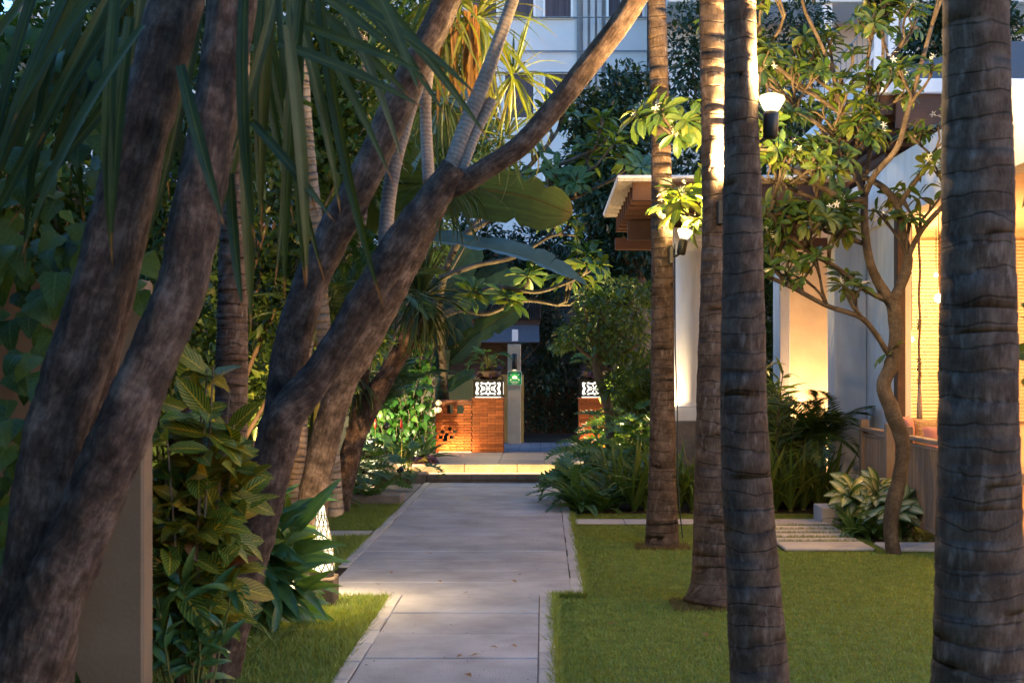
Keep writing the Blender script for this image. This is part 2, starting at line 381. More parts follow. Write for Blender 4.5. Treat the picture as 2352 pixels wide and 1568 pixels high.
M['l_philo'] = leafmat('philodendron_leaf', (.045, .12, .032), (.07, .155, .032), (.13, .19, .035), trans=.3, rough=.33)
M['l_iris'] = leafmat('iris_blade', (.085, .145, .028), (.12, .18, .033), (.18, .195, .045), trans=.3)
M['l_fern'] = leafmat('fern_leaf', (.05, .12, .028), (.07, .145, .03), (.10, .16, .035), trans=.32)
M['l_dieff'] = leafmat('dieffenbachia_leaf', (.05, .11, .03), (.06, .125, .035), (.08, .13, .035), vein=(.44, .47, .33), vscale=13, vamt=.8, mid=.07, veinw=.6, trans=.25, feather=.36)
M['l_banana'] = leafmat('banana_leaf', (.032, .055, .010), (.036, .06, .010), (.046, .065, .011), vein=(.07, .085, .02), vscale=60, vamt=.45, mid=.022, veinw=.4, trans=.35, rough=.5, spec=.2, tip=.25)
M['l_teal'] = leafmat('blue_banana_leaf', (.055, .105, .10), (.06, .115, .105), vein=(.15, .21, .20), vscale=55, vamt=.55, mid=.02, veinw=.3, trans=.15, rough=.35)
M['l_darkban'] = leafmat('dark_banana_leaf', (.02, .05, .035), (.025, .055, .035), vein=(.05, .085, .06), vscale=60, vamt=.4, mid=.02, veinw=.35, trans=.2, rough=.5, spec=.2)
M['l_purple'] = leafmat('purple_leaf', (.05, .02, .035), (.07, .03, .045), trans=.2)
M['petal'] = leafmat('frangipani_petal', (.72, .66, .52), (.78, .74, .66), trans=.3, rough=.6, tcol=(1, .95, .8))
M['pedestal'] = solid('pedestal_stone', (.07, .05, .038), (.045, .032, .025), rough=.8, scale=14, bump=.4)
M['drygrass'] = leafmat('dry_grass', (.12, .075, .03), (.17, .11, .04), (.14, .13, .04), rough=.8, trans=.2)
M['red'] = solid('red_bract', (.50, .03, .02), rough=.5)
# ------------------------------------------------------------------ leaf templates (unit length along +Y, upper side +Z)
def leaf_mesh(name, mat, prof, n=8, droop=0.6, fold=0.25, w=0.2, twist=0.0, wave=0.0, tears=0, seed=1, curl0=0.0):
    """prof(v) -> half-width factor; the centre line bends down by droop radians over its length"""
    b = MB(); rr = random.Random(seed); y = z = 0.0; vs = []; uv = []
    for i in range(n + 1):
        v = i / n
        a = curl0 - droop * v ** 1.3
        if i: y += math.cos(a) / n; z += math.sin(a) / n
        hw = w * prof(v); tw = twist * v
        for s, u in ((-1, 0.0), (-.5, .25), (0, .5), (.5, .75), (1, 1.0)):
            x = s * hw; h = abs(s) * hw * fold + wave * math.sin(v * 17 + s * 2 + seed) * abs(s) * hw
            if tears and abs(s) == 1: x *= 1 - 0.35 * (rr.random() < .25)
            nx = x * math.cos(tw) - h * math.sin(tw); nz = x * math.sin(tw) + h * math.cos(tw)
            vs.append((nx, y - nz * math.sin(a), z + nz * math.cos(a))); uv.append((u, v))
    fs = []
    for i in range(n):
        for k in range(4):
            q = i * 5 + k; fs.append((q, q+1, q+6, q+5))
    b.add(vs, fs, uv); return b.mesh(name, mat, True)
def pr_strap(v): return (0.75 + .25 * min(1, v * 4)) * (1 - max(0, (v - .45) / .55) ** 1.7)
def pr_ell(v): return math.sin(math.pi * min(1, v * .97 + .03)) ** .75
def pr_obov(v): return math.sin(math.pi * v ** 1.55) ** .8 + .02
def pr_lance(v): return (math.sin(math.pi * v ** .75) ** .9) * (1 - .2 * v) + .01
def pr_heart(v): return (min(1, (v + .08) * 4.5)) ** .6 * (1 - v) ** .7
def pr_ban(v): return min(1, v * 7 + .05) ** .6 * (1 - max(0, (v - .72) / .28) ** 2.2)
T = {}
for nm, mt in (('strap', 'l_strap'), ('strapY', 'l_strapY'), ('dead', 'l_dead')):
    T[nm] = [leaf_mesh(nm + '_leaf', M[mt], pr_strap, 9, d, .45, .023, tw, seed=i) for i, (d, tw) in enumerate(((.35, .2), (.9, -.4), (1.5, .5), (2.1, -.3), (.15, 0)))]
T['croton'] = [leaf_mesh('croton_leaf', M['l_croton'], pr_ell, 7, d, .3, .19, wave=wv, seed=i) for i, (d, wv) in enumerate(((.5, .1), (.9, .2), (.3, .08)))]
T['crotonR'] = [leaf_mesh('red_croton_leaf', M['l_crotonR'], pr_ell, 6, .8, .3, .17, wave=.15)]
T['ginger'] = [leaf_mesh('ginger_leaf', M['l_ginger'], pr_lance, 8, d, .25, .11, wave=.08, seed=i) for i, d in enumerate((.4, .8, 1.2))]
T['frang'] = [leaf_mesh('frangipani_leaf', M['l_frang'], pr_obov, 5, d, .3, .155, seed=i) for i, d in enumerate((.3, .7, 1.1))]
T['heart'] = [leaf_mesh('creeper_leaf', M['l_heart'], pr_heart, 6, d, .12, .48, wave=.1, seed=i) for i, d in enumerate((.4, .8))]
T['iris'] = [leaf_mesh('iris_blade', M['l_iris'], pr_strap, 7, d, .3, .022, tw, seed=i) for i, (d, tw) in enumerate(((.15, .3), (.55, -.4), (1.1, .6), (1.7, .3)))]
T['dieff'] = [leaf_mesh('dieffenbachia_leaf', M['l_dieff'], pr_ell, 8, d, .3, .21, wave=.06, seed=i) for i, d in enumerate((.5, .9, 1.3))]
T['cordn'] = [leaf_mesh('narrow_leaf', M['l_iris'], pr_lance, 6, d, .35, .05, seed=i) for i, d in enumerate((.5, 1.0, 1.5))]
T['cord'] = [leaf_mesh('cordyline_leaf', M['l_shrub'], pr_lance, 6, d, .35, .075, seed=i) for i, d in enumerate((.4, .9, 1.4))]
T['brom'] = [leaf_mesh('lily_leaf', M['l_ginger'], pr_strap, 7, d, .4, .07, seed=i) for i, d in enumerate((.6, 1.2))]
T['shrub'] = [leaf_mesh('shrub_leaf', M['l_shrub'], pr_ell, 4, .5, .3, .24)]
T['bright'] = [leaf_mesh('bright_leaf', M['l_bright'], pr_heart, 5, .6, .15, .42, wave=.1)]
T['purple'] = [leaf_mesh('purple_leaf', M['l_purple'], pr_ell, 4, .8, .3, .2)]
def lobed(name, mat, droop=.7, lobes=6, w=.42):
    b = MB(); vs = []; fs = []; uv = []
    def cl(v):
        a = -droop * v * .6; return Vector((0, v * math.cos(a), v * math.sin(a)))
    N = lobes * 2
    for i in range(N + 1):
        v = i / N; c = cl(v); vs.append(c); uv.append((.5, v))
    for sgn in (-1, 1):
        for k in range(lobes):
            v0 = (2*k) / N; v1 = (2*k+1.95) / N; vm = v0 + 1.0 / N
            L = w * math.sin(math.pi * (.22 + .68 * (k + .5) / lobes)) ** .8
            a = cl(v0); d = cl(min(1, v1)); ang = .35 + .55 * k / lobes
            tip = cl(vm) + Vector((sgn * L * math.cos(ang), L * math.sin(ang), -.12 * L)); md = (a + d) / 2 + (tip - cl(vm)) * .55
            o1 = md + Vector((0, -.065, .02)); o2 = md + Vector((0, .075, .02))
            q = len(vs); vs += [a, o1, tip, o2, d]; uv += [(.5, v0), (.3, v0), (.1, vm), (.3, v1), (.5, v1)]
            fs.append((q, q+1, q+3, q+4) if sgn > 0 else (q+4, q+3, q+1, q)); fs.append((q+1, q+2, q+3) if sgn > 0 else (q+3, q+2, q+1))
    tip = len(vs); c = cl(1.0)
    vs += [cl(.93) + Vector((.05, 0, 0)), cl(1.12), cl(.93) - Vector((.05, 0, 0))]; uv += [(.6, .9), (.5, 1), (.4, .9)]; fs.append((tip, tip+1, tip+2))
    b.add(vs, fs, uv); return b.mesh(name, mat, False)
T['philo'] = [lobed('philodendron_leaf', M['l_philo'], d, n, w) for d, n, w in ((.5, 6, .42), (.9, 7, .46), (1.3, 6, .40))]
def frond(name, mat, pairs=22, droop=1.2, ll=.28, lw=.018, lift=.25, hang=.3, seed=3):
    b = MB(); rr = random.Random(seed); y = z = 0.0; pts = []; fs = []; vs = []
    for i in range(pairs + 1):
        v = i / pairs; a = .35 - droop * v
        if i: y += math.cos(a) / pairs; z += math.sin(a) / pairs
        pts.append((Vector((0, y, z)), a, v))
    b.tube([p[0] for p in pts], [.007 * (1 - .7 * p[2]) for p in pts], 4, cap=False)
    for (p, a, v) in pts[2:]:
        for s in (-1, 1):
            L = ll * (math.sin(math.pi * (.12 + .83 * v)) ** .7) * rr.uniform(.85, 1.1)
            f = Vector((0, math.cos(a), math.sin(a))); nrm = Vector((0, -math.sin(a), math.cos(a)))
            d = (Vector((s, 0, 0)) * .8 + f * (.45 + .4 * v) + nrm * lift - Vector((0, 0, hang))).normalized()
            sd = d.cross(nrm).normalized() * lw
            m = p + d * L * .5 + nrm * .02 * L; t = p + d * L - Vector((0, 0, .12 * L))
            q = len(b.v)
            b.add([p, m + sd, t, m - sd], [(0, 1, 2, 3)], [(.5, 0), (1, .5), (.5, 1), (0, .5)])
    return b.mesh(name, mat, False)
T['areca'] = [frond('palm_frond', M['l_mid'], 26, 1.3, .30, .014), frond('palm_frond', M['l_mid'], 26, 1.8, .30, .014, seed=5)]
T['fern'] = [frond('fern_frond', M['l_fern'], 24, d, .15, .022, lift=.05, hang=.05, seed=i) for i, d in enumerate((.8, 1.4, 2.0))]
T['palmcrown'] = [frond('crown_frond', M['l_mid'], 34, 1.9, .34, .012, seed=8)]

def orient(loc, d, up=Vector((0, 0, 1)), s=1.0, roll=0.0, wide=1.0):
    d = Vector(d).normalized(); x = d.cross(up)
    if x.length < 1e-3: x = d.orthogonal()
    x.normalize(); z = x.cross(d)
    m = Matrix((x, d, z)).transposed()
    if roll: m = m @ Matrix.Rotation(roll, 3, 'Y')
    m4 = m.to_4x4() @ Matrix.Diagonal((s * wide, s, s, 1)); m4.translation = Vector(loc); return m4
def leaf(parent, mesh, mat4, name='leaf'):
    o = bpy.data.objects.new(name, mesh); o.matrix_basis = mat4; C.objects.link(o); attach(o, parent); return o
class LeafBag:
    """collects leaf placements; the first cap become parts of their own, the rest one joined part"""
    def __init__(s, parent, cap=300, name='leaf'): s.p = parent; s.cap = cap; s.items = []; s.name = name
    def add(s, mesh, m4): s.items.append((mesh, m4))
    def done(s, restname='foliage'):
        it = s.items
        if len(it) > s.cap:
            it = sorted(it, key=lambda q: q[1].translation.y / max(.05, q[1].to_scale().y))
        for me, m4 in it[:s.cap]: leaf(s.p, me, m4, s.name)
        rest = it[s.cap:]
        if rest:
            b = MB(); by = {}
            for me, m4 in rest:
                if me.name not in by:
                    by[me.name] = ([v.co.copy() for v in me.vertices], [tuple(p.vertices) for p in me.polygons])
                vs, fs = by[me.name]
                uvl = None; b.add([m4 @ v for v in vs], fs)
            o = b.build(restname, rest[0][0].materials[0], s.p, True); o['kind'] = 'stuff'
def rdir(el0, el1, az0=0, az1=360, r=rnd):
    e = R(r.uniform(el0, el1)); a = R(r.uniform(az0, az1)); return Vector((math.cos(e)*math.cos(a), math.cos(e)*math.sin(a), math.sin(e)))

def cloud(clumps, n, size, mat, name, parent, seed=0, shell=.55, flat=.35, ratio=.42, droop=.3):
    """leafy mass: n small folded leaves spread over ellipsoid clumps [(centre, (rx,ry,rz))]"""
    g = np.random.default_rng(seed)
    w = np.array([c[1][0]*c[1][1] + c[1][1]*c[1][2] + c[1][0]*c[1][2] for c in clumps]); w = w / w.sum()
    idx = g.choice(len(clumps), n, p=w)
    cen = np.array([tuple(c[0]) for c in clumps])[idx]; rad = np.array([c[1] for c in clumps])[idx]
    d = g.normal(size=(n, 3)); d /= np.linalg.norm(d, axis=1)[:, None]
    rr = 1 - np.abs(g.normal(0, 1 - shell, size=(n, 1))) * .8; rr = np.clip(rr, .1, 1.06)
    pos = cen + d * rad * rr
    out = d + g.normal(0, .75, size=(n, 3)); out[:, 2] -= droop; out /= np.linalg.norm(out, axis=1)[:, None]
    up = np.array([0, 0, 1.0]) + g.normal(0, .5, size=(n, 3)) + d * .6
    x = np.cross(out, up); x /= (np.linalg.norm(x, axis=1)[:, None] + 1e-6); z = np.cross(x, out)
    s = size * g.uniform(.6, 1.25, size=(n, 1))
    tpl = [(0, 0, 0), (-ratio*.5, .42, .10), (0, .5, 0), (ratio*.5, .42, .10), (0, 1, -.12)]
    V = np.stack([pos + x * (t[0]*s) + out * (t[1]*s) + z * (t[2]*s) for t in tpl], 1).reshape(-1, 3)
    base = (np.arange(n) * 5)[:, None]
    F = np.concatenate([base + np.array([[0, 2, 1]]), base + np.array([[0, 3, 2]]), base + np.array([[1, 2, 4]]), base + np.array([[2, 3, 4]])])
    o = bpy.data.objects.new(name, quick_mesh(name, V, F, mat)); C.objects.link(o)
    if parent is not None: attach(o, parent)
    o['kind'] = 'stuff'; return o

def spot(parent, loc, target, energy, col=WARM, size=R(70), blend=.8, rad=.04):
    d = bpy.data.lights.new('lamp_light', 'SPOT'); d.energy = energy * LK; d.color = col; d.spot_size = size; d.spot_blend = blend; d.shadow_soft_size = rad
    o = bpy.data.objects.new('lamp_light', d); q = (Vector(target) - Vector(loc)).to_track_quat('-Z', 'Y'); o.matrix_basis = Matrix.Translation(Vector(loc)) @ q.to_matrix().to_4x4()
    C.objects.link(o); attach(o, parent); return o
def point(parent, loc, energy, col=WARM, rad=.05):
    d = bpy.data.lights.new('lamp_light', 'POINT'); d.energy = energy * LK; d.color = col; d.shadow_soft_size = rad
    o = bpy.data.objects.new('lamp_light', d); o.matrix_basis = Matrix.Translation(Vector(loc)); C.objects.link(o); attach(o, parent); return o
def area(parent, loc, target, sx, sy, energy, col=WARM):
    d = bpy.data.lights.new('lamp_light', 'AREA'); d.shape = 'RECTANGLE'; d.size = sx; d.size_y = sy; d.energy = energy * LK; d.color = col
    o = bpy.data.objects.new('lamp_light', d); q = (Vector(target) - Vector(loc)).to_track_quat('-Z', 'Y')
    o.matrix_basis = Matrix.Translation(Vector(loc)) @ q.to_matrix().to_4x4(); C.objects.link(o); attach(o, parent); return o
def struct(name, b, mat, smooth=False):
    o = b.build(name, mat, None, smooth); o['kind'] = 'structure'; return o
# ------------------------------------------------------------------ ground, lawn, beds
b = MB(); b.add([(-300, -60, 0), (300, -60, 0), (300, 500, 0), (-300, 500, 0)], [(0, 1, 2, 3)]); struct('ground', b, M['lawn'])
def sheet(name, pts, z, mat):
    b = MB(); b.add([(x, y, z) for x, y in pts], [tuple(range(len(pts)))]); return struct(name, b, mat)
def wobble(pts, k=6, a=.06, seed=1):
    rr = random.Random(seed); out = []
    for i, p in enumerate(pts):
        q = pts[(i+1) % len(pts)]
        for j in range(k): out.append((lerp(p[0], q[0], j/k) + rr.uniform(-a, a), lerp(p[1], q[1], j/k) + rr.uniform(-a, a)))
    return out
sheet('planting_bed', wobble([(-7, 3.2), (-2.0, 3.2), (-1.72, 5.4), (-1.95, 7.4), (-1.9, 8.9), (-2.35, 11.5), (-2.3, 14.6), (-1.75, 15.4), (-1.75, 20.5), (-7, 20.5)], seed=2), .004, M['soil'])
sheet('planting_bed', wobble([(.34, 14.1), (1.4, 14.2), (2.9, 14.0), (3.4, 14.4), (3.4, 20.6), (.34, 20.6)], a=.04, seed=3), .004, M['soil'])
sheet('planting_bed', wobble([(3.0, 12.0), (3.48, 11.6), (3.48, 14.2), (3.0, 13.9)], a=.03, seed=4), .004, M['soil'])
# walkway: slabs and border stones, each a piece
def slabrow(parent, x0, x1, y0, y1, z0, z1, mat, name='slab', b_=.008, seed=0):
    rr = random.Random(seed); b = MB(); j = lambda: rr.uniform(-.002, .002)
    b.bbox(x0, x1, y0 + .007, y1 - .007, z0, z1 + j(), b_); return b.build(name, mat, parent)
b = MB(); b.box(-1.645, .285, 9.1, 18.0, -.05, .006); b.box(-1.075, .055, 2.0, 9.1, -.05, .006)
walk = struct('walkway', b, M['soil'])
y = 9.09; k = 0
while y > 2.2:
    slabrow(walk, -.985, -.034, y - .66, y, .007, .022, M['slab'], seed=k); y -= .66; k += 1
y = 9.1
while y < 17.95:
    y1 = min(y + .545, 17.99); slabrow(walk, -1.555, .19, y, y1, .007, .022, M['slab'], seed=k); y = y1; k += 1
slabrow(walk, -1.64, -1.56, 9.1, 9.5, .007, .021, M['slab'], seed=99)
def borders(x0, x1, ya, yb, L=.42, seed=0):
    rr = random.Random(seed); y = ya
    while y < yb - .02:
        y1 = min(yb, y + L * rr.uniform(.85, 1.1)); b = MB(); e = rr.uniform(-.006, .006)
        b.bbox(x0 + (e if x0 > 0 else 0), x1 + e, y + .003, y1 - .003, .007, .026 + rr.uniform(-.002, .003), .006); b.build('border_stone', M['border'], walk); y = y1
borders(-1.075, -.99, 2.2, 9.09, seed=1); borders(-.03, .055, 2.2, 9.09, .36, seed=2)
borders(-1.645, -1.56, 10.4, 17.99, seed=3); borders(.195, .285, 9.1, 17.99, .4, seed=4)
# side strip to the left of the walkway and landing strip on the right
b = MB(); b.box(-4.2, -1.66, 12.33, 12.75, -.05, .004); s = struct('side_path', b, M['soil'])
for i in range(4): slabrow(s, -4.1 + i*.61, -4.1 + i*.61 + .6, 12.35, 12.73, .006, .02, M['strip'], seed=i)
b = MB(); b.box(-2.5, -1.66, 15.6, 17.9, -.05, .005); s = struct('side_paving', b, M['soil'])
for i in range(4): slabrow(s, -2.2, -1.665, 15.62 + i*.57, 15.62 + i*.57 + .56, .007, .02, M['terr'], seed=i)
b = MB(); b.box(.30, 2.95, 13.28, 13.72, -.05, .004); s = struct('cross_path', b, M['soil'])
for i in range(5): slabrow(s, .30 + i*.53, .30 + i*.53 + .525, 13.3, 13.7, .006, .02, M['strip'], seed=i+7)
b = MB(); b.box(2.1, 2.9, 11.36, 13.27, -.05, .003); s = struct('stepping_path', b, M['soil'])
yy = 11.38
for i, L in enumerate((.46, .24, .24, .24, .24, .24)):
    slabrow(s, 2.1 + (i == 0) * .0, 2.88, yy, yy + L, .005, .03, M['strip'], seed=i+20); yy += L + .06
b = MB(); b.bbox(2.98, 4.6, 11.33, 11.8, .002, .03, .01); b.build('slab', M['strip'], s)
b = MB(); b.bbox(2.84, 3.38, 13.36, 13.78, .003, .175, .008); tag(b.build('step_block', M['concrete']), 'pale concrete step block at the end of the garden path', 'step block')
# steps and terrace
b = MB(); b.box(-2.6, 2.6, 18.42, 20.98, -.05, .236); b.box(-1.62, .9, 18.03, 18.45, -.05, .118); terr = struct('terrace', b, M['mortar'])
x = -1.62
while x < .88:
    x1 = x + .62; bb = MB(); bb.bbox(x + .002, x1 - .002, 18.0, 18.36, .06, .13, .006); bb.build('step_tread', M['darkstone'], terr)
    bb = MB(); bb.bbox(x + .002, x1 - .002, 18.015, 18.36, .0, .058, .004); bb.build('step_riser', M['darkstone'], terr); x = x1
x = -2.6
while x < 2.5:
    x1 = x + .74; bb = MB(); bb.bbox(x + .002, x1 - .002, 18.36, 18.42, .0, .25, .006); bb.build('step_riser', M['stepstone'], terr); x = x1
x = -2.6
while x < 2.5:
    y = 18.422
    while y < 20.9:
        bb = MB(); bb.bbox(x + .002, x + .648, y + .002, y + .42, .238, .252, .003); bb.build('slab', M['terr'], terr); y += .422
    x += .65
for x0 in (-2.6,):
    bb = MB(); bb.bbox(-2.3, -1.63, 17.94, 18.34, .0, .15, .01); tag(bb.build('planter_kerb', M['darkstone']), 'dark stone kerb block at the foot of the lit steps', 'kerb')
bb = MB(); bb.bbox(-2.3, -1.66, 15.1, 15.5, .0, .13, .01); tag(bb.build('planter_kerb', M['darkstone']), 'dark brown kerb end beside the left lawn', 'kerb')
# drive beyond the gate
b = MB(); b.box(-12, 12, 21.0, 27.5, -.05, .222); drv = struct('drive', b, M['soil'])
for i in range(14):
    for j in range(8):
        bb = MB(); x = -2.4 + i*.36 + (j % 2)*.18; y = 21.02 + j*.36; bb.bbox(x, x + .352, y, y + .352, .222, .24, .004); bb.build('paver', M['drive'], drv)
# grass blades
def grass(name, polys, n, h, seed, holes=(), mat=None):
    g = np.random.default_rng(seed); ps = []
    for (x0, x1, y0, y1, wt) in polys:
        m = int(n * wt); q = np.stack([g.uniform(x0, x1, m), g.uniform(y0, y1, m)], 1); ps.append(q)
    p = np.concatenate(ps)
    for (x0, x1, y0, y1) in holes: p = p[~((p[:, 0] > x0) & (p[:, 0] < x1) & (p[:, 1] > y0) & (p[:, 1] < y1))]
    n = len(p); a = g.uniform(0, 6.28, n); hh = h * g.uniform(.5, 1.3, n); w = .0045
    ln = g.normal(0, .5, (n, 2)) * hh[:, None]
    V = np.zeros((n, 3, 3)); V[:, 0, :2] = p + np.stack([np.cos(a), np.sin(a)], 1) * w; V[:, 1, :2] = p - np.stack([np.cos(a), np.sin(a)], 1) * w
    V[:, 2, :2] = p + ln; V[:, 2, 2] = hh
    o = bpy.data.objects.new(name, quick_mesh(name, V.reshape(-1, 3), np.arange(n*3).reshape(-1, 3), mat or M['grass'])); C.objects.link(o); o['kind'] = 'stuff'; return o
tag(grass('lawn_grass', [(.06, 1.3, 6.0, 13.28, .30), (1.3, 4.2, 6.0, 11.36, .42), (1.3, 3.0, 11.3, 13.28, .14), (.3, 2.9, 13.7, 14.3, .08), (.06, .29, 6, 9.1, .02), (1.0, 3.0, 5.0, 6.0, .06)], 210000, .016, 5,
      [(.05, .29, 9.09, 18), (2.08, 2.9, 11.36, 11.86), (2.08, 2.9, 11.9, 12.15), (2.08, 2.9, 12.2, 12.45), (2.08, 2.9, 12.5, 12.75), (2.08, 2.9, 12.8, 13.05), (2.08, 2.9, 13.1, 13.3)]), 'short mown lawn to the right of the walkway', 'grass')
tag(grass('verge_grass', [(-2.1, -1.08, 6.0, 9.1, .45), (-2.3, -1.65, 9.6, 12.33, .2), (-2.4, -1.65, 12.75, 15.3, .3)], 60000, .045, 6, [(-1.08, 0, 0, 9.1)]), 'longer grass verge to the left of the walkway', 'grass')
tag(grass('joint_grass', [(2.12, 2.86, 11.845, 11.895, .2), (2.12, 2.86, 12.145, 12.195, .2), (2.12, 2.86, 12.445, 12.495, .2), (2.12, 2.86, 12.745, 12.795, .2), (2.12, 2.86, 13.045, 13.095, .2)], 2600, .05, 9), 'grass growing in the stepping slab joints', 'grass')
def edge(name, segs, n, h, seed, label): tag(grass(name, segs, n, h, seed), label, 'grass')
edge('edge_grass', [(.045, .085, 6.0, 9.1, .22), (.275, .315, 9.1, 14.2, .3), (.06, .30, 9.06, 9.10, .06), (-1.12, -1.07, 6.0, 9.05, .22), (-1.69, -1.635, 10.2, 12.3, .1), (-1.69, -1.635, 12.8, 15.0, .1)], 9000, .055, 12, 'ragged grass spilling over the walkway border stones')
g_ = np.random.default_rng(44); n_ = 220; q_ = np.stack([g_.uniform(-1.5, .2, n_), g_.uniform(6.5, 17.5, n_)], 1); q_ = q_[(q_[:, 1] > 9.1) | ((q_[:, 0] > -.98) & (q_[:, 0] < -.04))]; n_ = len(q_)
V_ = np.zeros((n_, 3, 3)); V_[:, :, :2] = q_[:, None, :] + g_.normal(0, .007, (n_, 3, 2)); V_[:, :, 2] = .0245 + g_.uniform(0, .006, (n_, 3))
o_ = bpy.data.objects.new('walkway_debris', quick_mesh('walkway_debris', V_.reshape(-1, 3), np.arange(n_*3).reshape(-1, 3), M['soil'])); C.objects.link(o_); tag(o_, 'tiny dark bits of debris scattered over the walkway', 'debris', kind='stuff')
for k_, (x_, y_, r_) in enumerate(((1.053, 11.7, .24), (1.152, 8.86, .30))):
    tag(grass('dry_grass', [(x_ - r_, x_ + r_, y_ - r_, y_ + r_*.4, 1)], 1500, .035, 70 + k_, mat=M['drygrass']), ('ring of dry grass around the slender palm foot', 'ring of dry grass around the flared palm foot')[k_], 'grass')
# fallen leaves on the walkway
for i, (px, py) in enumerate(((1057, 1520), (1092, 1518), (1075, 1565), (1135, 1500), (1180, 1497), (1072, 1372), (1010, 1345), (900, 1325), (985, 1280), (1180, 1345), (1405, 1445), (1620, 1470))):
    Y = GY(py); b = MB(); s_ = .018 + .012 * rnd.random(); a = rnd.random() * 6; c = Vector(((px - VX) * Y / FPX, Y, .03))
    q = [c + Vector((math.cos(a + t) * s_ * f, math.sin(a + t) * s_ * f, hz)) for t, f, hz in ((0, 1.6, .006), (1.3, .7, .012), (3.1, 1.4, .002), (4.8, .8, .014))]
    b.add(q, [(0, 1, 3), (1, 2, 3)]); tag(b.build('fallen_leaf', M['l_dead']), 'small curled brown leaf fallen on the ground', 'leaf', 'fallen leaves on walkway and lawn')

# ------------------------------------------------------------------ hotel behind
hot = thing('hotel_block', 'tall pale hotel block with curtained windows behind the trees', 'building', (0, 40, 0))
HY = 40.0
def hx(px): return (px - VX) * HY / FPX
def hz(py): return CAMZ - (py - VY) * HY / FPX
b = MB(); b.box(-16, hx(1328), HY, HY + 8, 0, 20); b.box(hx(1392), 3.15, HY, HY + 8, 0, 20); b.box(hx(1328), hx(1392), HY + .6, HY + 8, 0, 20)
b.build('wall', M['hotel'], hot)
b = MB()
for px in (1345, 1362, 1378): b.box(hx(px) - .07, hx(px) + .07, HY + .35, HY + .5, 0, 20)
b.build('pilaster', M['hotel'], hot)
def hotel_window(px0, px1, py0, py1, dep=.10):
    x0, x1, z0, z1 = hx(px0), hx(px1), hz(py1), hz(py0); t = .07
    f = MB(); f.box(x0 - t, x0, HY - .04, HY - .002, z0 - t, z1 + t); f.box(x1, x1 + t, HY - .04, HY - .002, z0 - t, z1 + t)
    f.box(x0, x1, HY - .04, HY - .002, z1, z1 + t); f.box(x0, x1, HY - .06, HY - .002, z0 - t, z0)
    w = f.build('window', M['frame'], hot)
    g = MB(); g.box(x0, x1, HY - .015, HY - .004, z0, z1); g.build('pane', M['curtain'], w)
for py0, py1 in ((-190, -90), (-60, 40), (171, 271), (390, 490)):
    for px0, px1 in ((1010, 1060), (1085, 1140), (1160, 1225), (1252, 1311), (1398, 1424), (1432, 1475)):
        hotel_window(px0, px1, py0, py1)
for py in (42, 119, 168):
    b = MB(); z = hz(py); b.tube([(hx(1050), HY - .09, z), (hx(1485), HY - .09, z)], .022, 6); b.build('conduit', M['hotelpipe'], hot)
b = MB(); b.tube([(hx(1327), HY - .08, 5), (hx(1327), HY - .08, 16)], .03, 6); b.build('downpipe', M['hotelpipe'], hot)
# stair wing to the right
wing = thing('stair_wing', 'pale stair tower with white columns and railings behind frangipani', 'building', (10, 36, 0))
WY = 36.0
wx = lambda px: (px - VX) * WY / FPX
wz = lambda py: CAMZ - (py - VY) * WY / FPX
b = MB(); b.box(3.2, 22, WY + 2.2, WY + 8, 0, 18); b.build('wall', M['hotel'], wing)
for px in (1900, 2018, 2052, 2085, 2200):
    b = MB(); b.bbox(wx(px) - .14, wx(px) + .14, WY, WY + .28, 0, 16, .01); b.build('column', M['frame'], wing)
for k, (pa, pb) in enumerate((((1880, 190), (2005, 45)), ((2005, 300), (1880, 160)))):
    pts = [Vector((wx(pa[0]), WY - .05, wz(pa[1]))), Vector((wx(pb[0]), WY - .05, wz(pb[1])))]
    b = MB(); b.tube(pts, .03, 6)
    for i in range(11):
        q = pts[0].lerp(pts[1], i/10); b.tube([q, q - Vector((0, 0, .8))], .014, 5)
    b.build('railing', M['hotelpipe'], wing)
    b = MB(); d = Vector((0, 0, .85)); b.add([pts[0]-d, pts[1]-d, pts[1]-d+Vector((0, 1.2, 0)), pts[0]-d+Vector((0, 1.2, 0)), pts[0]-d-Vector((0, 0, .22)), pts[1]-d-Vector((0, 0, .22)), pts[1]-d+Vector((0, 1.2, -.22)), pts[0]-d+Vector((0, 1.2, -.22))],
        [(0, 1, 2, 3), (7, 6, 5, 4), (0, 4, 5, 1), (3, 2, 6, 7), (0, 3, 7, 4), (1, 5, 6, 2)]); b.build('stair_flight', M['hotel'], wing)
for z in (wz(8), wz(250), wz(480)):
    b = MB(); b.bbox(3.4, 14, WY - .1, WY + 2.2, z, z + .25, .02); b.build('landing', M['hotel'], wing)

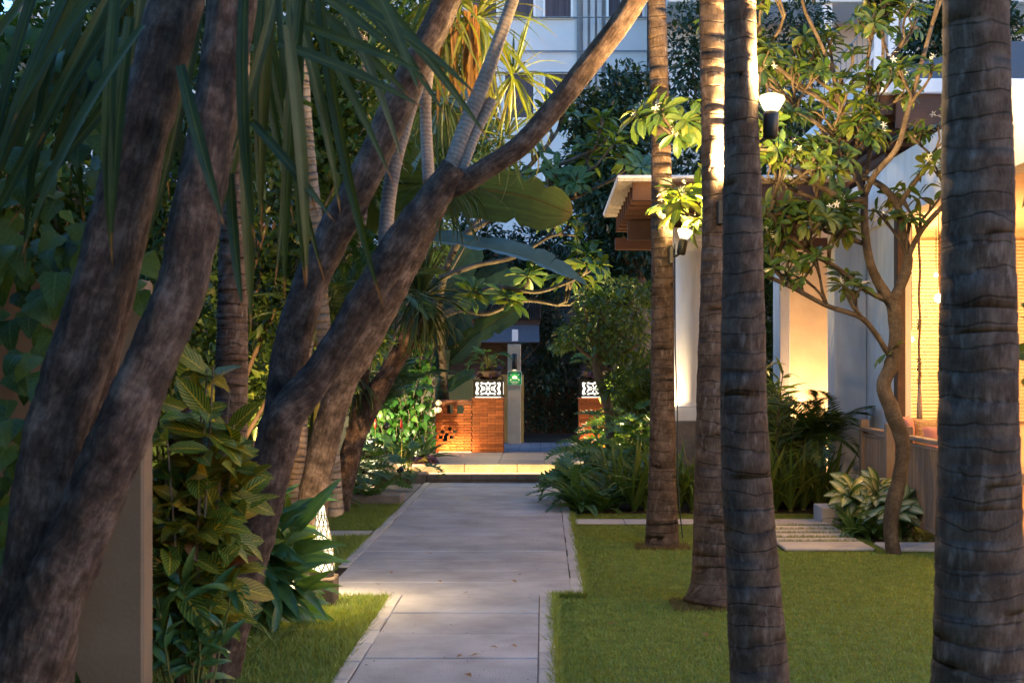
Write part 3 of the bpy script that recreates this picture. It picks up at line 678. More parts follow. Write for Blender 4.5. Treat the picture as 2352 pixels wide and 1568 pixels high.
# ------------------------------------------------------------------ gate: brick piers, garden wall, lanterns, sign
PY = 20.9; PZ = .252
BW, BH = .228, .0445
brick_mesh = {}
def brick(parent, x0, x1, y0, y1, z0, z1):
    key = (round(x1-x0, 3), round(y1-y0, 3), round(z1-z0, 3))
    if key not in brick_mesh:
        b = MB(); b.bbox(-key[0]/2, key[0]/2, -key[1]/2, key[1]/2, -key[2]/2, key[2]/2, .003); brick_mesh[key] = b.mesh('brick', M['brick'])
    o = bpy.data.objects.new('brick', brick_mesh[key]); o.location = ((x0+x1)/2, (y0+y1)/2 + rnd.uniform(-.002, .002), (z0+z1)/2); C.objects.link(o); attach(o, parent)
def pier(cx, label):
    t = thing('brick_pier', label, 'pier', (cx, PY, PZ)); w = .50; x0, x1 = cx - w/2, cx + w/2; y0, y1 = PY, PY + w
    b = MB(); b.box(x0 + .012, x1 - .012, y0 + .012, y1 - .012, PZ - .01, PZ + 19*BH); b.build('core', M['mortar'], t)
    g = .004
    for c in range(19):
        z0 = PZ + c*BH; z1 = z0 + BH - g
        cuts = [0, .25, .5] if c % 2 else [0, .125, .375, .5]
        for a, d in zip(cuts, cuts[1:]):
            brick(t, x0 + a, x0 + d - g, y0, y0 + .1, z0, z1); brick(t, x0 + a, x0 + d - g, y1 - .1, y1, z0, z1)
        sc = [.104, .25, .396] if c % 2 == 0 else [.104, .396]
        for a, d in zip(sc, sc[1:]):
            brick(t, x0, x0 + .1, y0 + a, y0 + d - g, z0, z1); brick(t, x1 - .1 - g, x1 - g, y0 + a, y0 + d - g, z0, z1)
    b = MB(); b.bbox(x0 - .015, x1 + .015, y0 - .015, y1 + .015, PZ + 19*BH, PZ + 19*BH + .03, .005); b.build('cap', M['coping'], t)
    return PZ + 19*BH + .03
PXL = (1121 - VX) * PY / FPX; PXR = (1366 - VX) * PY / FPX
ptop = pier(PXL, 'square brick gate pier beside the perforated brick wall'); pier(PXR, 'square brick gate pier half hidden by the leafy tree')
b = MB(); b.bbox(-3.6, -1.81, PY - .02, PY + .12, .2, 1.75, .01); tag(b.build('panel_wall', M['panelwall']), 'plain grey wall panel behind the bright creeper', 'wall')
# garden wall with perforations
gw = thing('brick_wall', 'low perforated brick garden wall joined to the gate pier', 'wall', (-1.4, PY, PZ))
wx0, wx1 = -1.735, PXL - .252
holes = []
def hole(px0, px1, py0, py1):
    holes.append(((px0 - VX)*PY/FPX, (px1 - VX)*PY/FPX, CAMZ - (py1 - VY)*PY/FPX, CAMZ - (py0 - VY)*PY/FPX))
hole(1027, 1040, 933, 949); hole(1050, 1064, 933, 949); hole(1004, 1012, 933, 949)
for px, py in ((1012, 990), (1022, 996), (1030, 984), (1034, 1002), (1008, 1003), (1019, 1008), (1041, 992)): hole(px, px + 8, py - 3.2, py + 3.2)
for c in range(17):
    z0 = PZ + c*BH; z1 = z0 + BH - .004; x = wx0 + (c % 2) * .114 - .114
    while x < wx1 - .01:
        a, d = max(x, wx0), min(x + BW, wx1)
        segs = [(a, d)]
        for h in holes:
            if z1 > h[2] + .012 and z0 < h[3] - .012:
                ns = []
                for (p, q) in segs:
                    if q <= h[0] or p >= h[1]: ns.append((p, q))
                    else:
                        if h[0] - p > .015: ns.append((p, h[0]))
                        if q - h[1] > .015: ns.append((h[1], q))
                segs = ns
        for p, q in segs:
            if q - p > .02: brick(gw, p, q - .004, PY + .02, PY + .13, z0, z1)
        x += BW
for z, e in ((PZ + 17*BH, .012), (PZ + 17*BH + .042, .03)):
    x = wx0
    while x < wx1 - .01:
        x1 = min(x + .3, wx1); b = MB(); b.bbox(x + .001, x1 - .001, PY + .02 - e, PY + .13 + e, z, z + .04, .004); b.build('coping_stone', M['coping'], gw); x = x1
def petal_panel(parent, M4, w, h):
    """fretwork panel: the lit openings of a pierced black sheet"""
    def sh(pts, nm='lit_opening'):
        b = MB(); b.prism(pts, -.004, .0, M4); b.build(nm, M['glowpanel'], parent)
    def blob(cx, cz, rx, rz, n=14, ang=0): 
        return [(cx + rx*math.cos(a)*math.cos(ang) - rz*math.sin(a)*math.sin(ang), cz + rx*math.cos(a)*math.sin(ang) + rz*math.sin(a)*math.cos(ang)) for a in [2*math.pi*i/n for i in range(n)]]
    W, H = w/2, h/2
    sh(blob(0, 0, W*.16, H*.20))
    for i in range(8):
        a = math.pi/8 + i*math.pi/4
        sh(blob(W*.36*math.cos(a), H*.50*math.sin(a), W*.15, H*.09, 10, math.atan2(H*math.sin(a)*.5, W*math.cos(a)*.36)))
    for s in (-1, 1):
        sh([(x*s, z) for x, z in ((W*.97, H*.80), (W*.90, H*.92), (W*.72, H*.86), (W*.70, H*.70), (W*.80, H*.52), (W*.74, H*.2), (W*.66, 0), (W*.74, -H*.2), (W*.80, -H*.52), (W*.70, -H*.70), (W*.72, -H*.86), (W*.90, -H*.92), (W*.97, -H*.80), (W*.96, -H*.4), (W*.88, 0), (W*.96, H*.4))])
        sh([(x, z*s) for x, z in ((-W*.62, H*.84), (-W*.50, H*.94), (-W*.30, H*.80), (-W*.12, H*.82), (0, H*1.0), (W*.12, H*.82), (W*.30, H*.80), (W*.50, H*.94), (W*.62, H*.84), (W*.50, H*.64), (W*.30, H*.60), (W*.10, H*.68), (0, H*.62), (-W*.10, H*.68), (-W*.30, H*.60), (-W*.50, H*.64))])
        sh([(x*s, z) for x, z in ((W*.64, H*.56), (W*.54, H*.54), (W*.42, H*.24), (W*.36, 0), (W*.42, -H*.24), (W*.54, -H*.54), (W*.64, -H*.56), (W*.56, -H*.22), (W*.48, 0), (W*.56, H*.22))])
def lantern(cx, z, label):
    w, h, d = .46, .255, .46
    t = thing('pier_lantern', label, 'lantern', (cx, PY + .25, z))
    b = MB(); b.box(cx - w/2, cx + w/2, PY + .02, PY + .02 + d, z + .018, z + .018 + h); b.build('housing', M['blackmetal'], t)
    b = MB()
    for sx in (-1, 1):
        for yy in (PY + .02, PY + .02 + d): b.box(cx + sx*w/2 - .012, cx + sx*w/2 + .012, yy - .012, yy + .012, z, z + .018 + h + .01)
    b.box(cx - w/2 - .01, cx + w/2 + .01, PY + .008, PY + .02 + d + .012, z + .018 + h, z + .035 + h); b.build('frame', M['blackmetal'], t)
    petal_panel(t, Matrix.Translation((cx, PY + .0185, z + .018 + h/2)), w*.90, h*.86)
    petal_panel(t, Matrix.Translation((cx + w/2 + .0015, PY + .02 + d/2, z + .018 + h/2)) @ Matrix.Rotation(R(90), 4, 'Z'), w*.90, h*.86)
    b = MB(); b.box(cx - w*.45, cx + w*.45, PY + .012, PY + .02, z + .003, z + .016); b.build('light_slot', M['glowpanel'], t)
    area(t, (cx, PY - .03, z + .13), (cx, PY - 2, z - .4), .4, .2, 3.0, WARM2)
    return z + .035 + h
lt = lantern(PXL, ptop, 'lit fretwork lantern box on the pier beside the green sign')
lantern(PXR, ptop, 'lit fretwork lantern box partly behind a bent tree trunk')
# led strips at wall base and on the step
def led(x0, x1, y, z, label, e, ty=-1.0, tz=.1):
    t = thing('light_strip', label, 'light strip', ((x0+x1)/2, y, z))
    b = MB(); b.bbox(x0, x1, y, y + .018, z, z + .014, .002); b.build('channel', M['strip_led'], t)
    area(t, ((x0+x1)/2, y - .012, z + .03), ((x0+x1)/2, y + ty, z + tz), x1 - x0, .02, e, (1.0, .56, .19))
led(-1.60, .88, 18.16, .132, 'glowing strip along the lower step tread', 2.4, ty=.25, tz=.06)
led(-1.68, -1.16, PY - .10, PZ + .004, 'glowing strip at the foot of the brick wall', 1.1, ty=.25, tz=.35)
led(PXR - .25, PXR + .7, PY - .10, PZ + .004, 'glowing strip at the foot of the right gate pier', 2.4, ty=.25, tz=.35)
# grey post at the wall end
b = MB(); b.bbox(-1.80, -1.735, PY - .15, PY - .08, .2, 1.52, .006); tag(b.build('steel_post', M['greymetal']), 'slim grey post with creeper at the brick wall end', 'post')
# sign column
SY = 23.5; sx = lambda px: (px - VX)*SY/FPX; sz = lambda py: CAMZ - (py - VY)*SY/FPX
t = thing('sign_column', 'plain beige column carrying the green assembly sign', 'column', (sx(1181), SY, .24))
b = MB(); b.bbox(sx(1166), sx(1196), SY, SY + .24, .235, sz(790), .008); b.build('shaft', M['signpost'], t)
b = MB(); b.bbox(sx(1176), sx(1190), SY - .012, SY, sz(782)-.01, sz(782)+.2, .004); b.build('bracket', M['frame'], t)
t = thing('wall_lamp', 'slim black downlight shining on the green sign', 'lamp', (sx(1183), SY - .08, sz(848)))
b = MB(); b.lathe([(.035, 0), (.045, .01), (.045, .28), (.035, .29)], (sx(1182), SY - .07, sz(849)), 14); b.build('body', M['blackmetal'], t, True)
b = MB(); b.lathe([(.030, -.006), (.030, .004)], (sx(1182), SY - .07, sz(849)), 12); b.build('lens', M['bulb'], t)
spot(t, (sx(1182), SY - .10, sz(849) - .01), (sx(1182), SY - .02, sz(980)), 1.6, WARM2, R(110))
t = thing('assembly_sign', 'green square assembly point sign with white pictogram on column', 'sign', (sx(1182), SY - .03, sz(868)))
cx, cz = sx(1182.5), sz(868.5); hw = .128
def rrect(w, h, r, n=5):
    out = []
    for (qx, qz, a0) in ((w-r, h-r, 0), (-w+r, h-r, 90), (-w+r, -h+r, 180), (w-r, -h+r, 270)):
        out += [(qx + r*math.cos(R(a0 + 90*i/n)), qz + r*math.sin(R(a0 + 90*i/n))) for i in range(n+1)]
    return out
b = MB(); b.prism(rrect(hw, hw, .03), -.006, .0, Matrix.Translation((cx, SY - .022, cz))); b.build('board_edge', M['signwhite'], t)
b = MB(); b.prism(rrect(hw - .010, hw - .010, .024), -.003, .0, Matrix.Translation((cx, SY - .0285, cz))); board_ = b.build('board', M['signgreen'], t)
Ms = Matrix.Translation((cx, SY - .0318, cz))
def signbit(pts, nm):
    b = MB(); b.prism(pts, -.002, 0, Ms); b.build(nm, M['signwhite'], board_)
for ox, oz, s in ((0, .042, 1.0), (-.03, .03, .85), (.03, .03, .85)):
    signbit([(ox + .011*s*math.cos(a), oz + .012*s*math.sin(a)) for a in [6.283*i/10 for i in range(10)]], 'pictogram_head')
    signbit([(ox - .018*s, oz - .045*s), (ox + .018*s, oz - .045*s), (ox + .018*s, oz - .022*s), (ox + .009*s, oz - .013*s), (ox - .009*s, oz - .013*s), (ox - .018*s, oz - .022*s)], 'pictogram_body')
for qx, qz in ((-1, 1), (1, 1), (-1, -1), (1, -1)):
    ex, ez = .085*qx, .018 + .062*qz + (.004 if qz < 0 else 0)
    tx, tz = ex - .026*qx, ez - .026*qz
    signbit([(ex - .005*qz*qx*qx, ez + .005*qx*qz*qz*qz if False else ez + .005*qx), (ex + .005*qz, ez - .005*qx), (tx + .005*qz, tz - .005*qx), (tx - .005*qz, tz + .005*qx)][::1], 'arrow_shaft')
    signbit([(tx - .004*qx, tz - .004*qz), (tx + .020*qx, tz - .004*qz), (tx - .004*qx, tz + .020*qz)], 'arrow_head')
def text_mesh(txt, size, loc, name, mat, parent, rz=0):
    cu = bpy.data.curves.new(name, 'FONT'); cu.body = txt; cu.size = size; cu.align_x = 'CENTER'; cu.extrude = .001
    o = bpy.data.objects.new(name + '_src', cu); C.objects.link(o); bpy.context.view_layer.update()
    me = bpy.data.meshes.new_from_object(o.evaluated_get(bpy.context.evaluated_depsgraph_get())); bpy.data.objects.remove(o)
    me.materials.clear(); me.materials.append(mat)
    r = bpy.data.objects.new(name, me); r.matrix_basis = Matrix.Translation(Vector(loc)) @ Matrix.Rotation(rz, 4, 'Z') @ Matrix.Rotation(R(90), 4, 'X'); C.objects.link(r); attach(r, parent)
text_mesh('ASSEMBLY', .034, (cx, SY - .033, cz - .076), 'lettering', M['signwhite'], board_)
text_mesh('POINT', .034, (cx, SY - .033, cz - .108), 'lettering', M['signwhite'], board_)
# guard hut roof (awning) behind the gate
AY = 24.6; ax = lambda px: (px - VX)*AY/FPX; az = lambda py: CAMZ - (py - VY)*AY/FPX
t = thing('guard_hut', 'small dark hut with a blue grey awning behind the gate', 'hut', (ax(1130), AY + .8, .24))
b = MB(); z0, z1 = az(784), az(745); b.add([(ax(1010), AY, z0), (ax(1239), AY, z0), (ax(1238), AY + .35, z1), (ax(1010), AY + .35, z1), (ax(1010), AY, z0 - .02), (ax(1239), AY, z0 - .02), (ax(1238), AY + .37, z1 - .02), (ax(1010), AY + .37, z1 - .02)], [(0, 1, 2, 3), (7, 6, 5, 4), (0, 4, 5, 1), (1, 5, 6, 2), (2, 6, 7, 3), (0, 3, 7, 4)]); b.build('awning', M['awning'], t)
b = MB(); b.bbox(ax(1010), ax(1240), AY + .36, AY + .5, az(746), az(733), .006); b.build('fascia', M['darktimber'], t)
b = MB(); pts = []
n = 44; x0, x1 = ax(1008), ax(1244)
for i in range(n*4 + 1):
    x = x0 + (x1-x0)*i/(n*4); pts.append((x, az(730) + .022*math.sin(i/4*2*math.pi)))
vs = [(x, AY + .30, z) for x, z in pts] + [(x, AY + 2.6, z + .5) for x, z in pts] + [(x, AY + .30, z - .012) for x, z in pts]
m_ = len(pts); b.add(vs, [(i, i+1, i+1+m_, i+m_) for i in range(m_-1)] + [(i+2*m_, i+1+2*m_, i+1, i) for i in range(m_-1)]); b.build('corrugated_roof', M['darktimber'], t)
b = MB(); b.box(ax(1015), ax(1165), AY + .9, AY + 2.4, .24, az(746)); b.build('wall', M['darktimber'], t)
# ochre boundary wall seen over the brick wall, grey block wall behind
b = MB(); b.box(-9, -.38, 24.05, 24.25, .2, 1.48); tag(b.build('ochre_wall', M['ochre']), 'ochre rendered wall behind the brick garden wall', 'wall')
t = thing('block_wall', 'tall grey block wall behind the gate hung with ivy', 'wall', (0, 28, 0))
b = MB(); b.box(-14, 14, 28.02, 28.3, 0, 4.2); b.build('core', M['mortar'], t)
for c in range(7):
    for i in range(11):
        x = -.1 + i*.6 - (c % 2)*.3; z = 1.2 + c*.42; bb = MB(); bb.bbox(x, x + .592, 28.0, 28.04, z, z + .412, .006); bb.build('block', M['greywall'], t)
# ------------------------------------------------------------------ pergola with white column
t = thing('pergola', 'flat timber pergola with white boarded soffit behind the palms', 'pergola', (2, 15.5, 0))
b = MB(); b.bbox(.78, 3.3, 13.95, 17.35, 3.62, 3.66, .01); b.build('roof_slab', M['white'], t)
for i in range(5):
    y0 = 13.97 + i*.675; b = MB(); b.bbox(.79, 1.25, y0, y0 + .668, 3.598, 3.618, .003); b.build('soffit_board', M['soffit'], t)
for i in range(9):
    y0 = 14.05 + i*.40; b = MB(); b.bbox(.95, 3.28, y0, y0 + .07, 3.40, 3.597, .004); b.build('rafter', M['rafter'], t)
b = MB(); b.bbox(1.02, 3.25, 15.95, 16.05, 3.16, 3.398, .005); b.build('beam', M['darktimber'], t)
b = MB(); b.bbox(.9, 3.6, 16.55, 16.66, 3.10, 3.25, .005); b.build('tie_beam', M['rafter'], t)
COLX = (1580 - VX)*16.0/FPX
b = MB(); prof = [(.185, 1.12), (.195, 1.13), (.195, 1.155), (.172, 1.17), (.165, 1.19), (.168, 1.6), (.160, 3.0), (.165, 3.06), (.185, 3.08), (.19, 3.12), (.20, 3.16)]
b.lathe(prof, (COLX, 16.0, 0), 28); col_ = b.build('column', M['white'], t, True)
b = MB(); b.bbox(COLX - .215, COLX + .215, 15.785, 16.215, .96, 1.12, .008); b.build('column_base', M['white'], col_); b = MB(); b.bbox(COLX - .19, COLX + .19, 15.81, 16.19, 3.159, 3.3, .005); b.build('capital', M['white'], col_)
b = MB(); b.bbox(COLX - .23, 3.4, 15.75, 16.3, .0, .958, .01); b.build('plinth', M['darkstone'], t)
def uplight(loc, target, e, label, col=WARM, size=R(75)):
    loc = Vector(loc); d = (Vector(target) - loc).normalized(); t = thing('garden_spotlight', label, 'spotlight', (loc.x, loc.y, 0))
    q = d.to_track_quat('Z', 'Y').to_matrix().to_4x4(); q.translation = loc
    b = MB(); b.lathe([(.03, -.10), (.045, -.08), (.045, 0.02), (.038, .02)], n=14, M=q); bd_ = b.build('body', M['blackmetal'], t, True)
    b = MB(); b.lathe([(.036, .021), (.036, .024)], n=12, M=q); b.build('lens', M['bulb'], bd_)
    b = MB(); b.tube([loc - d*.08, (loc.x, loc.y, 0.0)], .012, 6); b.build('spike', M['blackmetal'], t)
    spot(t, loc + d*.04, target, e, col, size)
uplight((COLX - .42, 15.72, 1.02), (COLX - .16, 15.98, 1.6), 12, 'small spotlight at the foot of the white pergola column', WARM2, R(120))

# ------------------------------------------------------------------ villa on the right
v = thing('villa', 'white villa with deep timber eaves and warmly lit open rooms', 'building', (5, 15, 0))
# far niche wall lit from below, pillars
b = MB(); b.box(3.25, 3.85, 17.5, 17.7, 0, 3.6); b.build('niche_wall', M['cream'], v)
b = MB(); b.bbox(3.10, 3.24, 17.2, 17.7, 0, 3.6, .01); b.build('corner_pillar', M['white'], v)
b = MB(); b.bbox(3.40, 3.78, 15.3, 15.68, 0, 3.6, .012); b.build('pillar', M['white'], v)
# facade along X = 3.75 (door wall), with opening
b = MB(); b.box(3.785, 3.95, 14.05, 17.5, 0, 3.21); b.box(3.76, 3.95, 6.0, 15.28, 3.21, 3.86); b.box(3.785, 3.95, 15.69, 17.5, 3.21, 3.8); b.build('facade_wall', M['white'], v)
b = MB(); b.bbox(3.74, 3.83, 13.84, 13.98, .15, 3.205, .008); b.build('door_post', M['pot'], v)
b = MB(); b.bbox(3.74, 3.96, 11.6, 11.8, .15, 3.205, .008); b.bbox(3.74, 3.96, 9.6, 9.8, .15, 3.205, .008); b.build('door_post', M['rafter'], v)
b = MB(); b.box(3.955, 9, 17.3, 17.5, 0, 3.8); b.box(8.8, 9, 6, 17.3, 0, 3.8); b.build('inner_wall', M['cream'], v)
b = MB(); b.box(3.955, 8.79, 6, 17.29, 3.4, 3.5); b.build('ceiling', M['cream'], v)
for i in range(24):
    x = 3.97 + i*.2; b = MB(); b.bbox(x, x + .195, 6.0, 17.28, .06, .15, .004); b.build('floor_plank', M['deck'], v)
# slatted blind on the inner back wall
for i in range(52):
    z = .9 + i*.046; b = MB(); b.box(4.05, 6.9, 17.22, 17.245, z, z + .036); b.build('blind_slat', M['cream'], v)
for x in (4.02, 4.6, 5.2, 5.8): 
    b = MB(); b.box(x, x + .05, 17.15, 17.2, .15, 3.35); b.build('window_post', M['rafter'], v)
# eaves: roof with fascia, soffit and rafters
b = MB(); b.bbox(3.28, 12, 13.3, 17.85, 4.40, 4.55, .012); b.bbox(3.5, 12, 17.86, 22, 4.40, 4.55, .012); b.build('roof_edge', M['white'], v)
b = MB(); b.add([(3.3, 13.32, 4.555), (12, 13.32, 4.555), (12, 22, 4.555), (3.5, 22, 4.555), (5.5, 16, 5.6), (12, 16, 5.6), (12, 19, 5.6), (5.5, 19, 5.6)], [(0, 1, 5, 4), (3, 0, 4, 7), (2, 3, 7, 6), (4, 5, 6, 7)]); b.build('roof', M['darktimber'], v)
for i in range(12):
    y0 = 13.42 + i*.37; b = MB(); b.bbox(3.45, 9, y0, y0 + .08, 4.20, 4.397, .004); b.build('rafter', M['rafter'], v)
b = MB(); b.box(3.60, 9, 13.36, 13.41, 4.05, 4.397); b.build('front_board', M['rafter'], v)
for i, zz in enumerate((4.02, 3.94, 3.87)):
    b = MB(); b.bbox(3.52 + i*.08, 9, 13.5 + i*.3, 17.6, zz, zz + .06, .004); b.build('soffit_step', M['rafter'], v)
b = MB(); b.box(3.955, 12, 5.9, 13.28, 3.8, 3.85); b.build('verandah_ceiling', M['white'], v)
# interior lamps
for k, (px, py, Y, e) in enumerate(((2156, 685, 15.2, 45), (2094, 779, 16.4, 20), (2150, 632, 16.6, 20))):
    c = P(px, py, Y); t = thing('pendant_lamp', ['round pendant bulb glowing inside the villa doorway', 'small glowing bulb low against the villa blind', 'small glowing bulb high against the villa blind'][k], 'lamp', c)
    r = (.055, .035, .03)[k]; b = MB(); b.lathe([(.004, -r), (r*.7, -r*.7), (r, 0), (r*.7, r*.7), (.004, r)], c, 14); b.build('bulb', M['bulb'], t, True)
    b = MB(); b.tube([c + Vector((0, 0, r)), (c.x, c.y, 3.4)], .006, 5); b.build('cord', M['blackmetal'], t)
    point(t, c - Vector((0, .12, 0)), e*.6, (1, .54, .17), .08)
t = thing('ceiling_light', 'warm ceiling light panel inside the villa room', 'lamp', (6, 13, 3.39))
b = MB(); b.bbox(5.6, 6.4, 12.6, 13.4, 3.37, 3.398, .005); b.build('diffuser', M['bulb'], t); area(t, (6, 13, 3.36), (6, 13, 0), 2.0, 2.0, 48, (1, .54, .17))
t = thing('ceiling_light', 'warm ceiling light panel nearer the verandah rail', 'lamp', (5, 9.5, 3.39))
b = MB(); b.bbox(4.8, 5.2, 9.3, 9.7, 3.37, 3.398, .005); b.build('diffuser', M['bulb'], t); area(t, (5, 9.5, 3.36), (5, 9.5, 0), 1.0, 1.0, 24, (1, .54, .17))
uplight((3.52, 17.05, .12), (3.55, 17.5, 2.2), 85, 'spotlight behind the shrubs washing the villa niche wall', WARM, R(130))
# verandah balustrades (two), deck edge
def balustrade(y0, y1, label):
    X = 3.49; t = thing('balustrade', label, 'railing', (X, (y0+y1)/2, 0))
    for yy in (y0, y1):
        b = MB(); b.bbox(X - .045, X + .045, yy - .045, yy + .045, .0, 1.04, .006); b.build('post', M['teak'], t)
    b = MB(); b.bbox(X - .05, X + .05, y1 + .047, y0 - .047, .92, .96, .006); b.build('top_rail', M['teak'], t)
    b = MB(); b.bbox(X - .02, X + .02, y1 + .047, y0 - .047, .86, .89, .004); b.build('upper_rail', M['teak'], t)
    b = MB(); b.bbox(X - .02, X + .02, y1 + .047, y0 - .047, .12, .16, .004); b.build('lower_rail', M['teak'], t)
    n = int((y0 - y1 - .1)/.05)
    for i in range(n):
        yy = y1 + .06 + i*(y0 - y1 - .12)/n; b = MB(); b.bbox(X - .012, X + .012, yy, yy + .034, .162, .858, .003); b.build('slat', M['teak'], t)
balustrade(14.25, 13.2, 'slatted teak balustrade beside the white villa pillar'); balustrade(12.55, 10.9, 'slatted teak balustrade in front of the cushioned bench')
b = MB(); b.bbox(3.34, 3.47, 13.95, 14.9, .10, .20, .006); tag(b.build('deck_edge', M['deck']), 'reddish timber deck edge behind the variegated plants', 'deck')
# bench and cushions behind the balustrade, hanging rope
t = thing('daybed', 'timber daybed just inside the villa opening', 'daybed', (4.05, 12.8, .15))
b = MB(); b.bbox(3.62, 4.4, 11.2, 13.5, .60, .70, .01); b.build('seat', M['teak'], t)
for xx, yy in ((3.66, 11.25), (4.32, 11.25), (3.66, 13.42), (4.32, 13.42)):
    b = MB(); b.bbox(xx, xx + .06, yy, yy + .06, .152, .598, .004); b.build('leg', M['teak'], t)
def cushion(c, sx, sy, sz, rz, tilt, mat, label):
    b = MB(); n = 10; m4 = Matrix.Translation(Vector(c)) @ Matrix.Rotation(rz, 4, 'Z') @ Matrix.Rotation(tilt, 4, 'X')
    vs = []; fs = []
    for s in (1, -1):
        for i in range(n+1):
            for j in range(n+1):
                u = i/n*2-1; w = j/n*2-1; pin = 1 - .10*(1 - abs(u))*(abs(w) > .99) - .10*(1 - abs(w))*(abs(u) > .99)
                h = (max(0, 1-u**4)*max(0, 1-w**4))**.5; vs.append(m4 @ Vector((u*sx*pin, s*h*sy, w*sz*pin)))
    k = (n+1)**2
    for s in (0, 1):
        for i in range(n):
            for j in range(n):
                q = s*k + i*(n+1)+j; f = (q, q+1, q+n+2, q+n+1); fs.append(f if s else f[::-1])
    b.add(vs, fs); tag(b.build('cushion', mat, None, True), label, 'cushion')
cushion((3.95, 13.3, .90), .24, .08, .20, .1, -.25, M['cushiontan'], 'tan patterned cushion on the villa daybed')
cushion((3.98, 12.9, .86), .24, .08, .17, .1, -.3, M['cushionpink'], 'plain pink cushion in front of the patterned one')
cushion((3.68, 13.35, .90), .06, .20, .22, .1, 0, M['cushionpink'], 'pink cushion on edge against the door post')
t = thing('hanging_rope', 'knotted hanging rope with a long pale tassel', 'rope', (3.66, 12.75, 2.0))
rx, ry = (2112 - VX)*12.75/FPX, 12.75; z = lambda py: CAMZ - (py - VY)*12.75/FPX
b = MB(); b.tube([(rx + .006*math.sin(i), ry, z(470) + (z(850) - z(470))*i/20) for i in range(21)], .012, 7); b.build('cord', M['rope'], t, True)
b = MB()
for py0, n in ((735, 5), (825, 12)):
    for i in range(n): b.lathe([(.008, -.012), (.021, -.006), (.022, .004), (.008, .012)], (rx + rnd.uniform(-.006, .006), ry, z(py0 + i*5)), 8)
b.build('knot', M['rope'], t, True)
b = MB(); b.lathe([(.03, z(962)), (.026, z(930)), (.018, z(895)), (.016, z(882)), (.008, z(876))], (rx, ry, 0), 12); b.build('tassel', M['tassel'], t, True)

# ------------------------------------------------------------------ palms
def palm(name, pts, label, mat, ringh=.11, top=None, n=26, group=None, flare=True, bagcrown=True, seed=0):
    """pts: (px, py, Y, half-width px) from base up"""
    rr = random.Random(seed)
    ctl = [(P(a, b_, Y), w*Y/FPX) for a, b_, Y, w in pts]
    base = ctl[0][0]; t = thing(name, label, 'palm', (base.x, base.y, 0), group)
    tp = ctl[-1]; d = (ctl[-1][0] - ctl[-2][0]).normalized(); ctl.append((tp[0] + d*1.2, tp[1]*.95)); ctl.append((tp[0] + d*2.4, tp[1]*.9))
    path, rad = smooth_path(ctl, 12); L = [0]
    for i in range(1, len(path)): L.append(L[-1] + (path[i]-path[i-1]).length)
    def at(s):
        for i in range(1, len(L)):
            if L[i] >= s:
                f = (s - L[i-1])/max(1e-6, L[i]-L[i-1]); return path[i-1].lerp(path[i], f), lerp(rad[i-1], rad[i], f)
        return path[-1], rad[-1]
    pp = []; rd = []; s = 0
    while s < L[-1]:
        h = ringh*rr.uniform(.7, 1.3)
        for f, k in ((0, .982), (.10, 1.0), (.5, .994 + rr.uniform(0, .01)), (.95, 1.006)):
            p, r = at(s + f*h); pp.append(p + Vector((rr.uniform(-1, 1), rr.uniform(-1, 1), 0))*.002); rd.append(r*k)
        s += h
    b = MB(); b.tube(pp, rd, n + 10, wob=.015, seed=seed, knots=.022); b.build('trunk', mat, t, True)
    topp = pp[-1]
    if bagcrown:
        for i in range(13):
            a = i*2.4; e = R(rr.uniform(5, 60)); dd = Vector((math.cos(a)*math.cos(e), math.sin(a)*math.cos(e), math.sin(e)))
            leaf(t, T['palmcrown'][0], orient(topp, dd, s=rr.uniform(1.7, 2.2)), 'frond')
    return t, at
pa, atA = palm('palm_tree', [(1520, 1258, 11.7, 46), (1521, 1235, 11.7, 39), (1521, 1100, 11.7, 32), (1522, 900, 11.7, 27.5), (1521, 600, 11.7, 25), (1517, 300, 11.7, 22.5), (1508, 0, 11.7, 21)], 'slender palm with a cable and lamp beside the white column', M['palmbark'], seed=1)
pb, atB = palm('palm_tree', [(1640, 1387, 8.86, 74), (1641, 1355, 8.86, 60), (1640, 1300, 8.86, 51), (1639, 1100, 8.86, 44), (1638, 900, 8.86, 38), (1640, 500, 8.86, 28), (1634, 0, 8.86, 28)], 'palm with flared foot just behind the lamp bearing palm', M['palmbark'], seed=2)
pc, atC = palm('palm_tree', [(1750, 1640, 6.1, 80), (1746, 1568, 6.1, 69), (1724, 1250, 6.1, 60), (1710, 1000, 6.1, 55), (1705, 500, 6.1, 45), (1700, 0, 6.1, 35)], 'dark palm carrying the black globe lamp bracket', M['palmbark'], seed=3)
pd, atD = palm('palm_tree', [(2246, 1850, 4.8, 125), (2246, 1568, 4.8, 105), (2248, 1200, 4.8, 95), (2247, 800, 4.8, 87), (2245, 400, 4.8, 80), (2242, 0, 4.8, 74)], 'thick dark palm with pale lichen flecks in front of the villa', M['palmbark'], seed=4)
# cable on palm A
b = MB(); b.tube([P(1550, 560, 11.62), P(1551, 800, 11.62), P(1556, 950, 11.62), P(1556, 1100, 11.6), P(1562, 1180, 11.6), P(1568, 1235, 11.6)], .006, 6); o = b.build('cable', M['blackmetal'], pa)
